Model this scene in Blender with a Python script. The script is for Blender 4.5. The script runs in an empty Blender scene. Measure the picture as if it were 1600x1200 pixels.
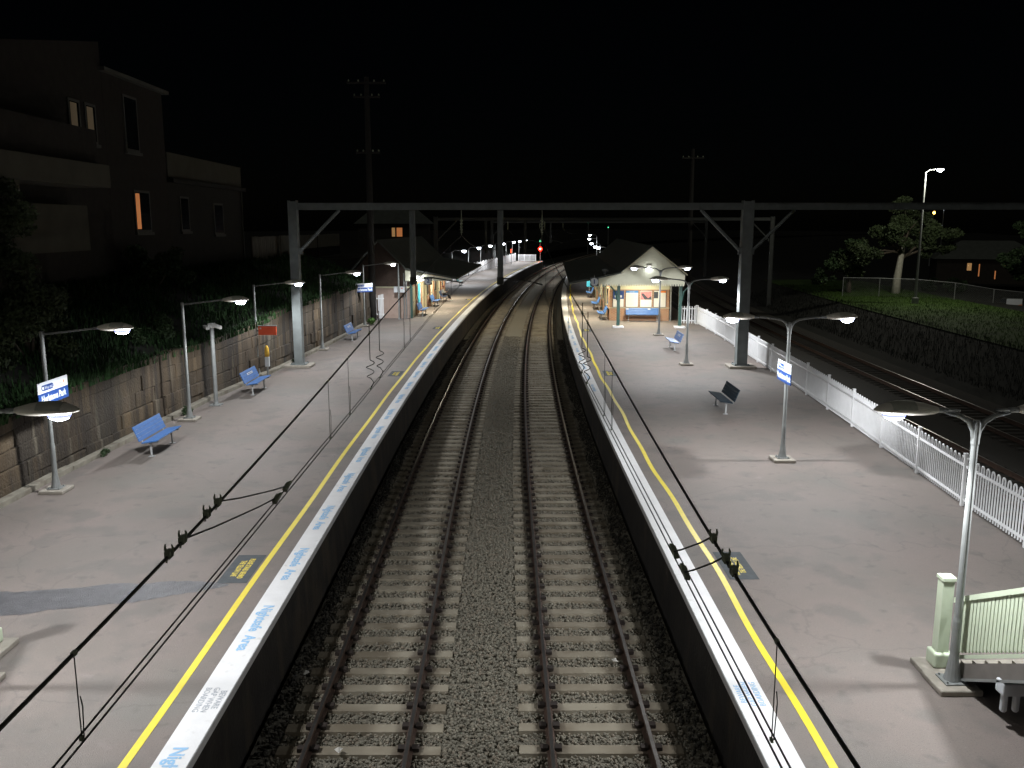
import bpy, math, random
import numpy as np
from mathutils import Vector, Matrix
random.seed(7); rng = np.random.default_rng(7)
scene = bpy.context.scene
COL = scene.collection
R = math.radians
# ------------------------------------------------------------------ track frame
RC, S0 = 950.0, 20.0
def phi(s): return 0.0 if s < S0 else (s - S0) / RC
def tp(s, o, z=0.0):
    if s < S0: return Vector((o, s, z))
    p = phi(s)
    return Vector((RC - (RC - o) * math.cos(p), S0 + (RC - o) * math.sin(p), z))
# ------------------------------------------------------------------ materials
def nodes_of(name):
    m = bpy.data.materials.new(name); m.use_nodes = True
    nt = m.node_tree; b = nt.nodes['Principled BSDF']
    return m, nt, b
def mat(name, col, rough=.6, var=.25, scale=6., bump=0., metal=0., spec=.5, col2=None, detail=6., coord='pos', bscale=None):
    m, nt, b = nodes_of(name); N = nt.nodes; L = nt.links
    b.inputs['Roughness'].default_value = rough; b.inputs['Metallic'].default_value = metal
    b.inputs['Specular IOR Level'].default_value = spec
    if coord == 'pos':
        g = N.new('ShaderNodeNewGeometry'); vec = g.outputs['Position']
    else:
        g = N.new('ShaderNodeTexCoord'); vec = g.outputs['Object']
    n = N.new('ShaderNodeTexNoise'); n.inputs['Scale'].default_value = scale; n.inputs['Detail'].default_value = detail
    L.new(vec, n.inputs['Vector'])
    r = N.new('ShaderNodeValToRGB'); r.color_ramp.elements[0].position = .3; r.color_ramp.elements[1].position = .7
    c2 = col2 or tuple(c * (1 - var) for c in col)
    r.color_ramp.elements[0].color = (*c2, 1); r.color_ramp.elements[1].color = (*col, 1)
    L.new(n.outputs['Fac'], r.inputs['Fac']); L.new(r.outputs['Color'], b.inputs['Base Color'])
    if bump:
        n2 = N.new('ShaderNodeTexNoise'); n2.inputs['Scale'].default_value = bscale or scale * 6; n2.inputs['Detail'].default_value = 4
        L.new(vec, n2.inputs['Vector'])
        bp = N.new('ShaderNodeBump'); bp.inputs['Strength'].default_value = bump; bp.inputs['Distance'].default_value = .02
        L.new(n2.outputs['Fac'], bp.inputs['Height']); L.new(bp.outputs['Normal'], b.inputs['Normal'])
    return m
def emit(name, col, strength):
    m, nt, b = nodes_of(name)
    b.inputs['Base Color'].default_value = (*col, 1); b.inputs['Emission Color'].default_value = (*col, 1)
    b.inputs['Emission Strength'].default_value = strength
    m.cycles.emission_sampling = 'NONE'
    return m
def add_spots(m, scale, thr, col, amt=.8, coord='pos', stretch=(1, 1, 1)):
    """second layer of irregular stains over an existing mat()"""
    nt = m.node_tree; N = nt.nodes; L = nt.links; b = N['Principled BSDF']
    src = b.inputs['Base Color'].links[0].from_socket
    if coord == 'pos':
        g = N.new('ShaderNodeNewGeometry'); vec = g.outputs['Position']
    else:
        g = N.new('ShaderNodeTexCoord'); vec = g.outputs['UV' if coord == 'uv' else 'Object']
    mp = N.new('ShaderNodeMapping'); mp.inputs['Scale'].default_value = stretch; L.new(vec, mp.inputs['Vector'])
    n = N.new('ShaderNodeTexNoise'); n.inputs['Scale'].default_value = scale; n.inputs['Detail'].default_value = 5
    L.new(mp.outputs['Vector'], n.inputs['Vector'])
    r = N.new('ShaderNodeValToRGB'); r.color_ramp.elements[0].position = thr; r.color_ramp.elements[1].position = min(1, thr + .12)
    r.color_ramp.elements[0].color = (0, 0, 0, 1); r.color_ramp.elements[1].color = (amt, amt, amt, 1)
    L.new(n.outputs['Fac'], r.inputs['Fac'])
    x = N.new('ShaderNodeMix'); x.data_type = 'RGBA'
    L.new(r.outputs['Color'], x.inputs['Factor']); L.new(src, x.inputs['A']); x.inputs['B'].default_value = (*col, 1)
    L.new(x.outputs['Result'], b.inputs['Base Color'])
    return m
M = {}
M['asphalt'] = mat('asphalt', (.220, .181, .163), .75, .2, .45, .6, bscale=90., col2=(.174, .154, .136))
add_spots(M['asphalt'], .9, .52, (.150, .137, .124), .75)
add_spots(M['asphalt'], .33, .55, (.165, .158, .142), .7)
add_spots(M['asphalt'], 2.6, .60, (.125, .113, .104), .75)
add_spots(M['asphalt'], 1.7, .66, (.26, .225, .215), .6)
add_spots(M['asphalt'], 45., .56, (.135, .122, .112), .75)
add_spots(M['asphalt'], 28., .64, (.29, .265, .245), .75)
add_spots(M['asphalt'], 9., .70, (.085, .078, .072), .8)
def add_cracks(m, scale, width, col, amt):
    nt = m.node_tree; N = nt.nodes; L = nt.links; b = N['Principled BSDF']; src = b.inputs['Base Color'].links[0].from_socket
    g = N.new('ShaderNodeNewGeometry'); n = N.new('ShaderNodeTexNoise'); n.inputs['Scale'].default_value = 1.1; n.inputs['Detail'].default_value = 6; L.new(g.outputs['Position'], n.inputs['Vector'])
    mx = N.new('ShaderNodeMix'); mx.data_type = 'RGBA'; mx.inputs['Factor'].default_value = .5; L.new(g.outputs['Position'], mx.inputs['A']); L.new(n.outputs['Color'], mx.inputs['B'])
    v = N.new('ShaderNodeTexVoronoi'); v.feature = 'DISTANCE_TO_EDGE'; v.inputs['Scale'].default_value = scale; L.new(mx.outputs['Result'], v.inputs['Vector'])
    r = N.new('ShaderNodeValToRGB'); r.color_ramp.elements[0].position = 0; r.color_ramp.elements[0].color = (amt, amt, amt, 1); r.color_ramp.elements[1].position = width; r.color_ramp.elements[1].color = (0, 0, 0, 1)
    L.new(v.outputs['Distance'], r.inputs['Fac']); q = N.new('ShaderNodeMix'); q.data_type = 'RGBA'
    L.new(r.outputs['Color'], q.inputs['Factor']); L.new(src, q.inputs['A']); q.inputs['B'].default_value = (*col, 1); L.new(q.outputs['Result'], b.inputs['Base Color'])
add_cracks(M['asphalt'], .42, .005, (.105, .096, .09), .38)
M['patch'] = mat('asphalt_patch', (.10, .10, .107), .42, .35, 5., 1., bscale=60.)
add_spots(M['patch'], 40., .62, (.26, .27, .29), .6)
M['white'] = mat('white_paint', (.78, .78, .78), .55, .1, 3., .15)
add_spots(M['white'], 5., .62, (.5, .49, .46), .5)
add_spots(M['white'], 60., .68, (.45, .44, .42), .5)
M['yellow'] = mat('yellow_paint', (.78, .63, .02), .5, .12, 5., .1)
add_spots(M['yellow'], 18., .66, (.35, .27, .08), .5)
M['blue_text'] = mat('blue_lettering', (.28, .51, .76), .6, .0, 4.)
add_spots(M['blue_text'], 14., .60, (.62, .68, .76), .5)
M['grey_text'] = mat('grey_lettering', (.42, .45, .50), .6, .2, 20.)
M['yellow_text'] = mat('yellow_lettering', (.75, .60, .06), .6, .2, 12.)
add_spots(M['yellow_text'], 40., .56, (.15, .15, .15), .7)
M['plate'] = mat('dark_plate', (.105, .115, .122), .9, .2, 6., spec=.1)
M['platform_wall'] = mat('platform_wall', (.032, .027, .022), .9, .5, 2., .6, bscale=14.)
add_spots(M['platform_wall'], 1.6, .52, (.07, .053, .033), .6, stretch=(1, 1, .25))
M['ballast'] = mat('ballast', (.25, .23, .18), .95, .4, 26., 1., bscale=40.)
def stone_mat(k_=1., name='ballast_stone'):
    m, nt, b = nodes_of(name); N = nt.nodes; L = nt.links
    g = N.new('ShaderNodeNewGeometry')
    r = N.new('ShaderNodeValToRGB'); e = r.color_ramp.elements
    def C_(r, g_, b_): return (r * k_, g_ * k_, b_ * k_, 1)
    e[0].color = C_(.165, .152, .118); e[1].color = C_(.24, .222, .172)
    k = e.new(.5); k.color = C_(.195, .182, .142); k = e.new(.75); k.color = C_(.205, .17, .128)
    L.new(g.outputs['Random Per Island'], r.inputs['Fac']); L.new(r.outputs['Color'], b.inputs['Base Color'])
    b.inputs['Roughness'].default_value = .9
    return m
M['stone'] = stone_mat(); M['stone_shaded'] = stone_mat(.22, 'shaded_ballast_stone')  # second, darker copy paints the platform shade into the stones
def sleeper_mat():
    m, nt, b = nodes_of('sleeper_concrete'); N = nt.nodes; L = nt.links
    tc = N.new('ShaderNodeTexCoord'); sx = N.new('ShaderNodeSeparateXYZ'); L.new(tc.outputs['Object'], sx.inputs[0])
    ab = N.new('ShaderNodeMath'); ab.operation = 'ABSOLUTE'; L.new(sx.outputs['X'], ab.inputs[0])
    su = N.new('ShaderNodeMath'); su.operation = 'SUBTRACT'; L.new(ab.outputs[0], su.inputs[0]); su.inputs[1].default_value = .75
    ab2 = N.new('ShaderNodeMath'); ab2.operation = 'ABSOLUTE'; L.new(su.outputs[0], ab2.inputs[0])
    g = N.new('ShaderNodeNewGeometry'); n = N.new('ShaderNodeTexNoise'); n.inputs['Scale'].default_value = 5; n.inputs['Detail'].default_value = 6
    L.new(g.outputs['Position'], n.inputs['Vector'])
    ad = N.new('ShaderNodeMath'); ad.operation = 'MULTIPLY_ADD'; L.new(n.outputs['Fac'], ad.inputs[0]); ad.inputs[1].default_value = .35; L.new(ab2.outputs[0], ad.inputs[2])
    r = N.new('ShaderNodeValToRGB'); e = r.color_ramp.elements
    e[0].position = .2; e[0].color = (.085, .058, .042, 1); e[1].position = .46; e[1].color = (.275, .245, .185, 1)
    L.new(ad.outputs[0], r.inputs['Fac'])
    n2 = N.new('ShaderNodeTexNoise'); n2.inputs['Scale'].default_value = 1.3; L.new(g.outputs['Position'], n2.inputs['Vector'])
    mx = N.new('ShaderNodeMix'); mx.data_type = 'RGBA'; mx.blend_type = 'MULTIPLY'; mx.inputs['Factor'].default_value = .8
    r2 = N.new('ShaderNodeValToRGB'); r2.color_ramp.elements[0].position = .35; r2.color_ramp.elements[0].color = (.55, .5, .45, 1); r2.color_ramp.elements[1].position = .6
    L.new(n2.outputs['Fac'], r2.inputs['Fac']); L.new(r.outputs['Color'], mx.inputs['A']); L.new(r2.outputs['Color'], mx.inputs['B'])
    L.new(mx.outputs['Result'], b.inputs['Base Color']); b.inputs['Roughness'].default_value = .9
    return m
M['sleeper'] = sleeper_mat()
M['rust'] = mat('rusty_rail', (.085, .05, .034), .75, .4, 9., .3, metal=.2)
M['railtop'] = mat('polished_rail', (.32, .30, .28), .32, .3, 5., metal=.9)
M['clip'] = mat('rail_clip', (.035, .025, .02), .8)
M['galv'] = mat('galvanised_steel', (.28, .295, .29), .5, .2, 5., .1, metal=.25)
M['gantry'] = mat('gantry_steel', (.20, .225, .225), .6, .25, 3., .15, metal=.2)
M['gantry_dim'] = mat('dim_gantry_steel', (.055, .06, .058), .7, .3, 3.)  # darker copy of the gantry steel, far dimness put into its colour
M['housing'] = mat('lamp_housing', (.78, .75, .66), .5, .12, 8.)
M['housing_dark'] = mat('lamp_cover', (.46, .47, .40), .5, .15, 20.)
M['lens'] = emit('lamp_lens', (.80, .87, 1.0), 30.)
M['lens_rim'] = emit('lens_rim', (.42, .47, 1.0), 1.3)
M['concrete'] = mat('concrete', (.36, .33, .28), .85, .3, 5., .4)
M['bench_blue'] = mat('bench_blue', (.048, .155, .41), .45, .15, 7., .2, coord='obj')
M['teal'] = mat('teal_paint', (.03, .30, .30), .5, .15, 7.)
M['bench_leg'] = mat('bench_leg', (.42, .43, .43), .5, .2, 8.)
M['sandstone'] = None
M['grass'] = mat('grass', (.022, .066, .014), .9, .5, 1.2)
M['lawn'] = mat('lawn', (.045, .10, .006), .9, .5, .5, .6)
M['scrub'] = mat('scrub', (.004, .007, .003), .9, .5, 1.)
M['leaf'] = mat('leaf', (.045, .085, .03), .7, .5, .9)
M['leaf_far'] = mat('leaf_olive', (.055, .082, .03), .7, .5, .7)
M['leaf_bright'] = mat('leaf_bright', (.08, .17, .03), .7, .4, 9.)
M['bark'] = mat('bark', (.10, .08, .06), .9, .4, 6., .6)
M['bark_pale'] = mat('pale_bark', (.50, .48, .40), .8, .25, 4., .3)
M['earth'] = mat('earth', (.010, .011, .007), .95, .5, .6, .6)
M['cable'] = mat('cable', (.04, .043, .034), .6, .2, 20.)
M['clamp'] = mat('clamp_metal', (.36, .40, .29), .6, .3, 30.)
M['fence_white'] = mat('fence_white', (.86, .87, .88), .5, .08, 4.)
M['cream'] = mat('cream_paint', (.60, .58, .40), .6, .1, 3.)
M['ceiling'] = mat('cream_ceiling', (.62, .60, .46), .6, .08, 3.)
M['roof'] = mat('dark_roof', (.10, .112, .098), .8, .3, 2., .4)
M['green_post'] = mat('green_paint', (.03, .085, .07), .5, .2, 5.)
M['stair_green'] = mat('pale_green_paint', (.58, .66, .50), .5, .1, 4., .1)
M['steel_brown'] = mat('stringer_steel', (.17, .155, .14), .6, .3, 4.)
M['render'] = mat('pinkish_render', (.42, .32, .27), .85, .15, 2.5, .2)
M['shingle'] = mat('brown_shingle', (.075, .05, .038), .85, .35, 6., .4)
M['house_brick'] = mat('house_brick', (.030, .024, .018), .9, .35, 3., .5)
M['house_light'] = mat('house_render', (.095, .088, .064), .9, .25, 1.2, .2)
M['house_dark'] = mat('house_dark_render', (.027, .025, .02), .9, .3, 1.6, .2)
M['trim_white'] = mat('white_trim', (.7, .7, .66), .6, .1, 3.)
M['glass'] = mat('dark_glass', (.015, .018, .02), .12, .2, 1.)
M['warm_win'] = emit('warm_window', (1., .36, .12), .30)
M['warm_win2'] = emit('warm_window_pale', (1., .55, .22), .22)
M['dim_win'] = emit('dim_window', (.55, .42, .26), .03)
M['house_trim'] = mat('house_trim', (.11, .11, .095), .7, .2, 3.)
M['sign_white'] = mat('sign_white', (.58, .61, .64), .45, .05, 3.)
M['sign_blue'] = mat('sign_blue', (.010, .045, .19), .4, .05, 3.)
M['sign_mid'] = mat('sign_mid_blue', (.05, .20, .50), .4, .05, 3.)
M['red'] = mat('sign_red', (.80, .10, .03), .45, .12, 6.)
M['orange'] = mat('orange_paint', (.75, .22, .04), .5, .15, 4.)
M['cam'] = mat('camera_housing', (.6, .6, .58), .5, .1, 6.)
M['cyan'] = mat('cyan_panel', (.05, .42, .60), .5, .1, 3.)
M['pink'] = mat('pink_print', (.65, .25, .26), .6, .4, 12.)
M['dark_print'] = mat('dark_print', (.06, .07, .09), .6, .4, 12.)
M['paper'] = mat('paper', (.72, .70, .64), .7, .08, 9.)
M['wood_pole'] = mat('weathered_timber', (.032, .03, .027), .9, .35, 5., .4)
M['car'] = mat('car_paint', (.03, .035, .04), .3, .2, 1., metal=.3)
M['rubber'] = mat('rubber', (.015, .015, .015), .8)
M['yellow_box'] = mat('yellow_box', (.70, .42, .05), .5, .15, 7.)
M['skin'] = mat('skin', (.45, .27, .19), .6, .1, 9.)
M['hair_red'] = mat('reddish_hair', (.38, .07, .06), .6, .3, 30.)
M['shirt'] = mat('white_shirt', (.72, .72, .70), .8, .08, 9.)
M['trousers'] = mat('dark_trousers', (.02, .02, .024), .85, .2, 9.)
M['paling'] = mat('paling_boards', (.20, .19, .16), .85, .25, 2.5)
def brick_mat(name, c1, c2, mortar, w, h, rough=.85):
    m, nt, b = nodes_of(name); N = nt.nodes; L = nt.links
    tc = N.new('ShaderNodeTexCoord'); sx = N.new('ShaderNodeSeparateXYZ'); L.new(tc.outputs['Object'], sx.inputs[0])
    ad = N.new('ShaderNodeMath'); ad.operation = 'ADD'; L.new(sx.outputs['X'], ad.inputs[0]); L.new(sx.outputs['Y'], ad.inputs[1])
    cb = N.new('ShaderNodeCombineXYZ'); L.new(ad.outputs[0], cb.inputs[0]); L.new(sx.outputs['Z'], cb.inputs[1])
    t = N.new('ShaderNodeTexBrick'); t.inputs['Scale'].default_value = 1; t.inputs['Brick Width'].default_value = w; t.inputs['Row Height'].default_value = h
    t.inputs['Mortar Size'].default_value = .012; t.inputs['Color1'].default_value = (*c1, 1); t.inputs['Color2'].default_value = (*c2, 1); t.inputs['Mortar'].default_value = (*mortar, 1)
    L.new(cb.outputs[0], t.inputs['Vector']); L.new(t.outputs['Color'], b.inputs['Base Color']); b.inputs['Roughness'].default_value = rough
    return m
M['brick'] = brick_mat('orange_brick', (.42, .20, .10), (.34, .15, .075), (.40, .33, .24), .23, .085)
M['board'] = mat('cream_boards', (.70, .70, .55), .6, .08, 3.)
def sandstone():
    m, nt, b = nodes_of('sandstone_block'); N = nt.nodes; L = nt.links
    g = N.new('ShaderNodeNewGeometry')
    r = N.new('ShaderNodeValToRGB'); e = r.color_ramp.elements
    e[0].color = (.058, .041, .022, 1); e[1].color = (.135, .095, .05, 1)
    k = e.new(.35); k.color = (.095, .068, .038, 1); k = e.new(.7); k.color = (.08, .06, .038, 1)
    L.new(g.outputs['Random Per Island'], r.inputs['Fac'])
    def layer(scale, stretch, thr, width, col, amt, prev):
        mp = N.new('ShaderNodeMapping'); mp.inputs['Scale'].default_value = stretch; L.new(g.outputs['Position'], mp.inputs['Vector'])
        n = N.new('ShaderNodeTexNoise'); n.inputs['Scale'].default_value = scale; n.inputs['Detail'].default_value = 7; L.new(mp.outputs[0], n.inputs['Vector'])
        q = N.new('ShaderNodeValToRGB'); q.color_ramp.elements[0].position = thr; q.color_ramp.elements[1].position = thr + width
        q.color_ramp.elements[0].color = (0, 0, 0, 1); q.color_ramp.elements[1].color = (amt, amt, amt, 1)
        L.new(n.outputs['Fac'], q.inputs['Fac'])
        x = N.new('ShaderNodeMix'); x.data_type = 'RGBA'; L.new(q.outputs['Color'], x.inputs['Factor']); L.new(prev, x.inputs['A']); x.inputs['B'].default_value = (*col, 1)
        return x.outputs['Result']
    c = layer(3.2, (1, 1, 1), .45, .2, (.09, .07, .05), .6, r.outputs['Color'])
    c = layer(1.3, (1, 1, .07), .40, .13, (.020, .015, .010), .95, c)
    c = layer(2.2, (1, 1, .06), .5, .08, (.055, .037, .02), .6, c)
    c = layer(.5, (1, 1, .5), .5, .2, (.04, .034, .024), .7, c)      # dark run-down stains
    c = layer(2.6, (1, 1, .1), .6, .1, (.26, .23, .17), .35, c)
    L.new(c, b.inputs['Base Color']); b.inputs['Roughness'].default_value = .95
    n2 = N.new('ShaderNodeTexNoise'); n2.inputs['Scale'].default_value = 14; n2.inputs['Detail'].default_value = 6; L.new(g.outputs['Position'], n2.inputs['Vector'])
    bp = N.new('ShaderNodeBump'); bp.inputs['Strength'].default_value = .9; bp.inputs['Distance'].default_value = .04
    L.new(n2.outputs['Fac'], bp.inputs['Height']); L.new(bp.outputs['Normal'], b.inputs['Normal'])
    return m
M['sandstone'] = sandstone()
# ------------------------------------------------------------------ mesh builder
class MB:
    def __init__(s): s.v = []; s.f = []; s.m = []; s.k = 0
    def add(s, vs, fs):
        b = len(s.v); s.v += [tuple(p) for p in vs]
        for f in fs: s.f.append(tuple(b + i for i in f)); s.m.append(s.k)
        return s
    def box(s, x0, x1, y0, y1, z0, z1):
        return s.add([(x0, y0, z0), (x1, y0, z0), (x1, y1, z0), (x0, y1, z0), (x0, y0, z1), (x1, y0, z1), (x1, y1, z1), (x0, y1, z1)],
                     [(0, 3, 2, 1), (4, 5, 6, 7), (0, 1, 5, 4), (1, 2, 6, 5), (2, 3, 7, 6), (3, 0, 4, 7)])
    def obox(s, c, ax, ay, az):
        c, ax, ay, az = map(Vector, (c, ax, ay, az)); vs = []
        for k in (-1, 1):
            for i, j in ((-1, -1), (1, -1), (1, 1), (-1, 1)): vs.append(c + ax * i + ay * j + az * k)
        return s.add(vs, [(0, 3, 2, 1), (4, 5, 6, 7), (0, 1, 5, 4), (1, 2, 6, 5), (2, 3, 7, 6), (3, 0, 4, 7)])
    def extr(s, poly, d0, d1, plane='xz'):
        n = len(poly)
        def pt(a, b, d): return {'xz': (a, d, b), 'yz': (d, a, b), 'xy': (a, b, d)}[plane]
        vs = [pt(a, b, d0) for a, b in poly] + [pt(a, b, d1) for a, b in poly]
        fs = [tuple(range(n)), tuple(range(2 * n - 1, n - 1, -1))] + [(i, i + n, (i + 1) % n + n, (i + 1) % n) for i in range(n)]
        return s.add(vs, fs)
    def tube(s, pts, r, n=8, cap=True):
        pts = [Vector(p) for p in pts]; rs = r if isinstance(r, (list, tuple)) else [r] * len(pts)
        vs = []; up = None
        for i, p in enumerate(pts):
            t = (pts[min(i + 1, len(pts) - 1)] - pts[max(i - 1, 0)]).normalized()
            if up is None: up = Vector((0, 0, 1)) if abs(t.z) < .9 else Vector((1, 0, 0))
            a = t.cross(up).normalized(); b = a.cross(t).normalized(); up = b
            for k in range(n):
                q = 2 * math.pi * k / n; vs.append(p + (a * math.cos(q) + b * math.sin(q)) * rs[i])
        fs = []
        for i in range(len(pts) - 1):
            for k in range(n): fs.append((i * n + k, i * n + (k + 1) % n, (i + 1) * n + (k + 1) % n, (i + 1) * n + k))
        if cap:
            fs.append(tuple(range(n - 1, -1, -1))); fs.append(tuple(range((len(pts) - 1) * n, len(pts) * n)))
        return s.add(vs, fs)
    def lathe(s, prof, n=16, c=(0, 0, 0), sx=1, sy=1):
        vs = []; fs = []
        for r, z in prof:
            for k in range(n):
                q = 2 * math.pi * k / n; vs.append((c[0] + r * math.cos(q) * sx, c[1] + r * math.sin(q) * sy, c[2] + z))
        m = len(prof)
        for i in range(m - 1):
            for k in range(n): fs.append((i * n + k, i * n + (k + 1) % n, (i + 1) * n + (k + 1) % n, (i + 1) * n + k))
        fs.append(tuple(range(n - 1, -1, -1))); fs.append(tuple(range((m - 1) * n, m * n)))
        return s.add(vs, fs)
    def build(s, name, mats, parent=None, smooth=False, bevel=0., uvless=True):
        me = bpy.data.meshes.new(name); me.from_pydata(s.v, [], s.f)
        mats = mats if isinstance(mats, (list, tuple)) else [mats]
        for m in mats: me.materials.append(m)
        if len(mats) > 1: me.polygons.foreach_set('material_index', s.m)
        me.update()
        if smooth: me.shade_smooth()
        o = bpy.data.objects.new(name, me); COL.objects.link(o)
        if parent: o.parent = parent
        if bevel:
            b = o.modifiers.new('bevel', 'BEVEL'); b.width = bevel; b.segments = 2; b.limit_method = 'ANGLE'; b.angle_limit = R(40)
        return o
def tag(o, label=None, cat=None, group=None, kind=None):
    if label: o['label'] = label
    if cat: o['category'] = cat
    if group: o['group'] = group
    if kind: o['kind'] = kind
    return o
def thing(name, label, cat, loc=(0, 0, 0), rz=0., group=None):
    o = bpy.data.objects.new(name, None); o.empty_display_size = .2; COL.objects.link(o)
    o.location = loc; o.rotation_euler = (0, 0, rz)
    return tag(o, label, cat, group)
def at(name, label, cat, s, o, z=0., turn=0., group=None):
    return thing(name, label, cat, tp(s, o, z), -phi(s) + turn, group)
def copy_tree(o, parent=None):
    c = o.copy(); COL.objects.link(c)
    if parent: c.parent = parent
    for ch in list(o.children): copy_tree(ch, c)
    return c
def place(src, first, label, s, o, z=0., turn=0.):
    t = src if first else copy_tree(src)
    t.location = tp(s, o, z); t.rotation_euler = (0, 0, -phi(s) + turn); t['label'] = label
    return t
def srange(a, b, d):
    n = max(1, int(round((b - a) / d))); return [a + (b - a) * i / n for i in range(n + 1)]
def strip(name, mats, s0, s1, cross, d=1., parent=None, kind='structure', closed=False):
    """sweep an (offset, z) cross-section along the track"""
    mb = MB(); ss = srange(s0, s1, d); n = 0; vs = []; fs = []
    for s in ss:
        c = cross(s) if callable(cross) else cross
        n = len(c); vs += [tp(s, o, z) for o, z in c]
    m = n if closed else n - 1
    for i in range(len(ss) - 1):
        for k in range(m):
            k2 = (k + 1) % n; fs.append((i * n + k, i * n + k2, (i + 1) * n + k2, (i + 1) * n + k))
    mb.add(vs, fs)
    o = mb.build(name, mats, parent)
    if kind and not parent: o['kind'] = kind
    return o
def text_part(name, body, size, m, parent, mtx, align='CENTER', extr=.001, xs=1., bold=0.):
    cu = bpy.data.curves.new(name, 'FONT'); cu.body = body; cu.size = size; cu.align_x = align; cu.align_y = 'CENTER'
    cu.resolution_u = 2; cu.extrude = extr; cu.offset = bold; cu.space_line = .95
    tmp = bpy.data.objects.new(name, cu); COL.objects.link(tmp)
    dg = bpy.context.evaluated_depsgraph_get(); dg.update()
    me = bpy.data.meshes.new_from_object(tmp.evaluated_get(dg))
    COL.objects.unlink(tmp); bpy.data.objects.remove(tmp); bpy.data.curves.remove(cu)
    me.transform(mtx @ Matrix.Diagonal((xs, 1, 1, 1))); me.materials.clear(); me.materials.append(m)
    o = bpy.data.objects.new(name, me); COL.objects.link(o)
    if parent: o.parent = parent
    return o
def frame_mtx(origin, xdir, ydir):
    x = Vector(xdir).normalized(); y = Vector(ydir).normalized(); z = x.cross(y)
    m = Matrix((x, y, z)).transposed().to_4x4(); m.translation = Vector(origin); return m
LAMP = (.965, .98, 1.0)
def bulb(parent, loc, energy, col=LAMP, radius=.07, name='bulb', road=False):
    l = bpy.data.lights.new(name, 'POINT'); l.energy = energy; l.color = col; l.shadow_soft_size = radius
    if road:                                   # road reflector: throws along the platform, cuts off across it and upwards
        l.use_nodes = True; nt = l.node_tree; N = nt.nodes; L = nt.links; em = N['Emission']
        g = N.new('ShaderNodeNewGeometry'); sx = N.new('ShaderNodeSeparateXYZ'); L.new(g.outputs['Incoming'], sx.inputs[0])
        def op(kind, a, b):
            n = N.new('ShaderNodeMath'); n.operation = kind
            for i, q in enumerate((a, b)):
                if q is None: continue
                if isinstance(q, (int, float)): n.inputs[i].default_value = q
                else: L.new(q, n.inputs[i])
            return n.outputs[0]
        ax = op('ABSOLUTE', sx.outputs['X'], None); az = op('ABSOLUTE', sx.outputs['Z'], None)
        tn = op('DIVIDE', ax, op('MAXIMUM', az, .02))
        mr = N.new('ShaderNodeMapRange'); mr.interpolation_type = 'SMOOTHSTEP'; L.new(tn, mr.inputs['Value'])
        mr.inputs['From Min'].default_value = 1.05; mr.inputs['From Max'].default_value = 1.9; mr.inputs['To Min'].default_value = 1.; mr.inputs['To Max'].default_value = .16
        ty = op('DIVIDE', op('ABSOLUTE', sx.outputs['Y'], None), op('MAXIMUM', az, .02))
        m3 = N.new('ShaderNodeMapRange'); m3.interpolation_type = 'SMOOTHSTEP'; L.new(ty, m3.inputs['Value'])
        m3.inputs['From Min'].default_value = 1.3; m3.inputs['From Max'].default_value = 3.4; m3.inputs['To Min'].default_value = 1.; m3.inputs['To Max'].default_value = .3
        m4 = N.new('ShaderNodeMapRange'); m4.interpolation_type = 'SMOOTHSTEP'; L.new(op('MAXIMUM', ty, tn), m4.inputs['Value'])
        m4.inputs['From Min'].default_value = .1; m4.inputs['From Max'].default_value = 1.7; m4.inputs['To Min'].default_value = .68; m4.inputs['To Max'].default_value = 1.35
        m2 = N.new('ShaderNodeMapRange'); m2.interpolation_type = 'SMOOTHSTEP'; L.new(sx.outputs['Z'], m2.inputs['Value'])
        m2.inputs['From Min'].default_value = -.20; m2.inputs['From Max'].default_value = .07; m2.inputs['To Min'].default_value = 1.; m2.inputs['To Max'].default_value = .03
        L.new(op('MULTIPLY', op('MULTIPLY', mr.outputs['Result'], op('MULTIPLY', m3.outputs['Result'], m4.outputs['Result'])), m2.outputs['Result']), em.inputs['Strength'])
    o = bpy.data.objects.new(name, l); COL.objects.link(o); o.location = loc; o.parent = parent
    return o
# ------------------------------------------------------------------ setting: ground, platforms
def wall_o(s): return float(np.interp(s, [-10, 20, 26, 32.5, 39.6, 46, 50, 60], [-12.2, -12.05, -11.75, -11.45, -10.75, -10.45, -10.3, -10.2]))
def wall_z(s): return float(np.interp(s, [-10, 18, 23, 27, 33, 38, 42, 60], [1.7, 1.75, 2.12, 2.2, 2.1, 2.3, 2.62, 2.65]))
def cross_ground(s):
    w = wall_o(min(s, 60)); h = wall_z(min(s, 60)) - .12
    if s > 60: h = float(np.interp(s, [60, 85, 160, 400], [h, .6, .2, -.5]))
    top = float(np.interp(s, [-20, 60, 110, 300], [4.4, 4.4, 3.0, .5]))
    return [(-420, top + 1), (-120, top + .4), (-40, top), (-18, top), (w - 4, top - .2), (w - 2.4, .5 * (h + top)), (w - .9, h + .35), (w - .42, h), (w - .40, -1.75), (-8, -1.75), (8, -1.75),
            (12.7, -1.5), (22.2, -1.5), (23.4, -1.3), (27.5, -.1), (34, .0), (40, -.2), (60, -1.6), (120, -2.), (420, -2.)]
ss_ground = srange(-40, 120, 4) + srange(130, 420, 20) + [600, 900]
mb = MB(); n = 20; vs = []
for s in ss_ground: vs += [tp(s, o, z) for o, z in cross_ground(s)]
mb.add(vs, [(i * n + k, i * n + k + 1, (i + 1) * n + k + 1, (i + 1) * n + k) for i in range(len(ss_ground) - 1) for k in range(n - 1)])
g = mb.build('ground', M['earth'], smooth=False); g['kind'] = 'structure'
strip('ballast_bed', M['ballast'], -12, 300, [(-3.85, -1.33), (3.16, -1.33)], 1.)
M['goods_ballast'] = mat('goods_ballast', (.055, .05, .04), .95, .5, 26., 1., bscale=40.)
M['goods_sleeper'] = mat('goods_sleeper', (.05, .045, .036), .9, .4, 3.)
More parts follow.
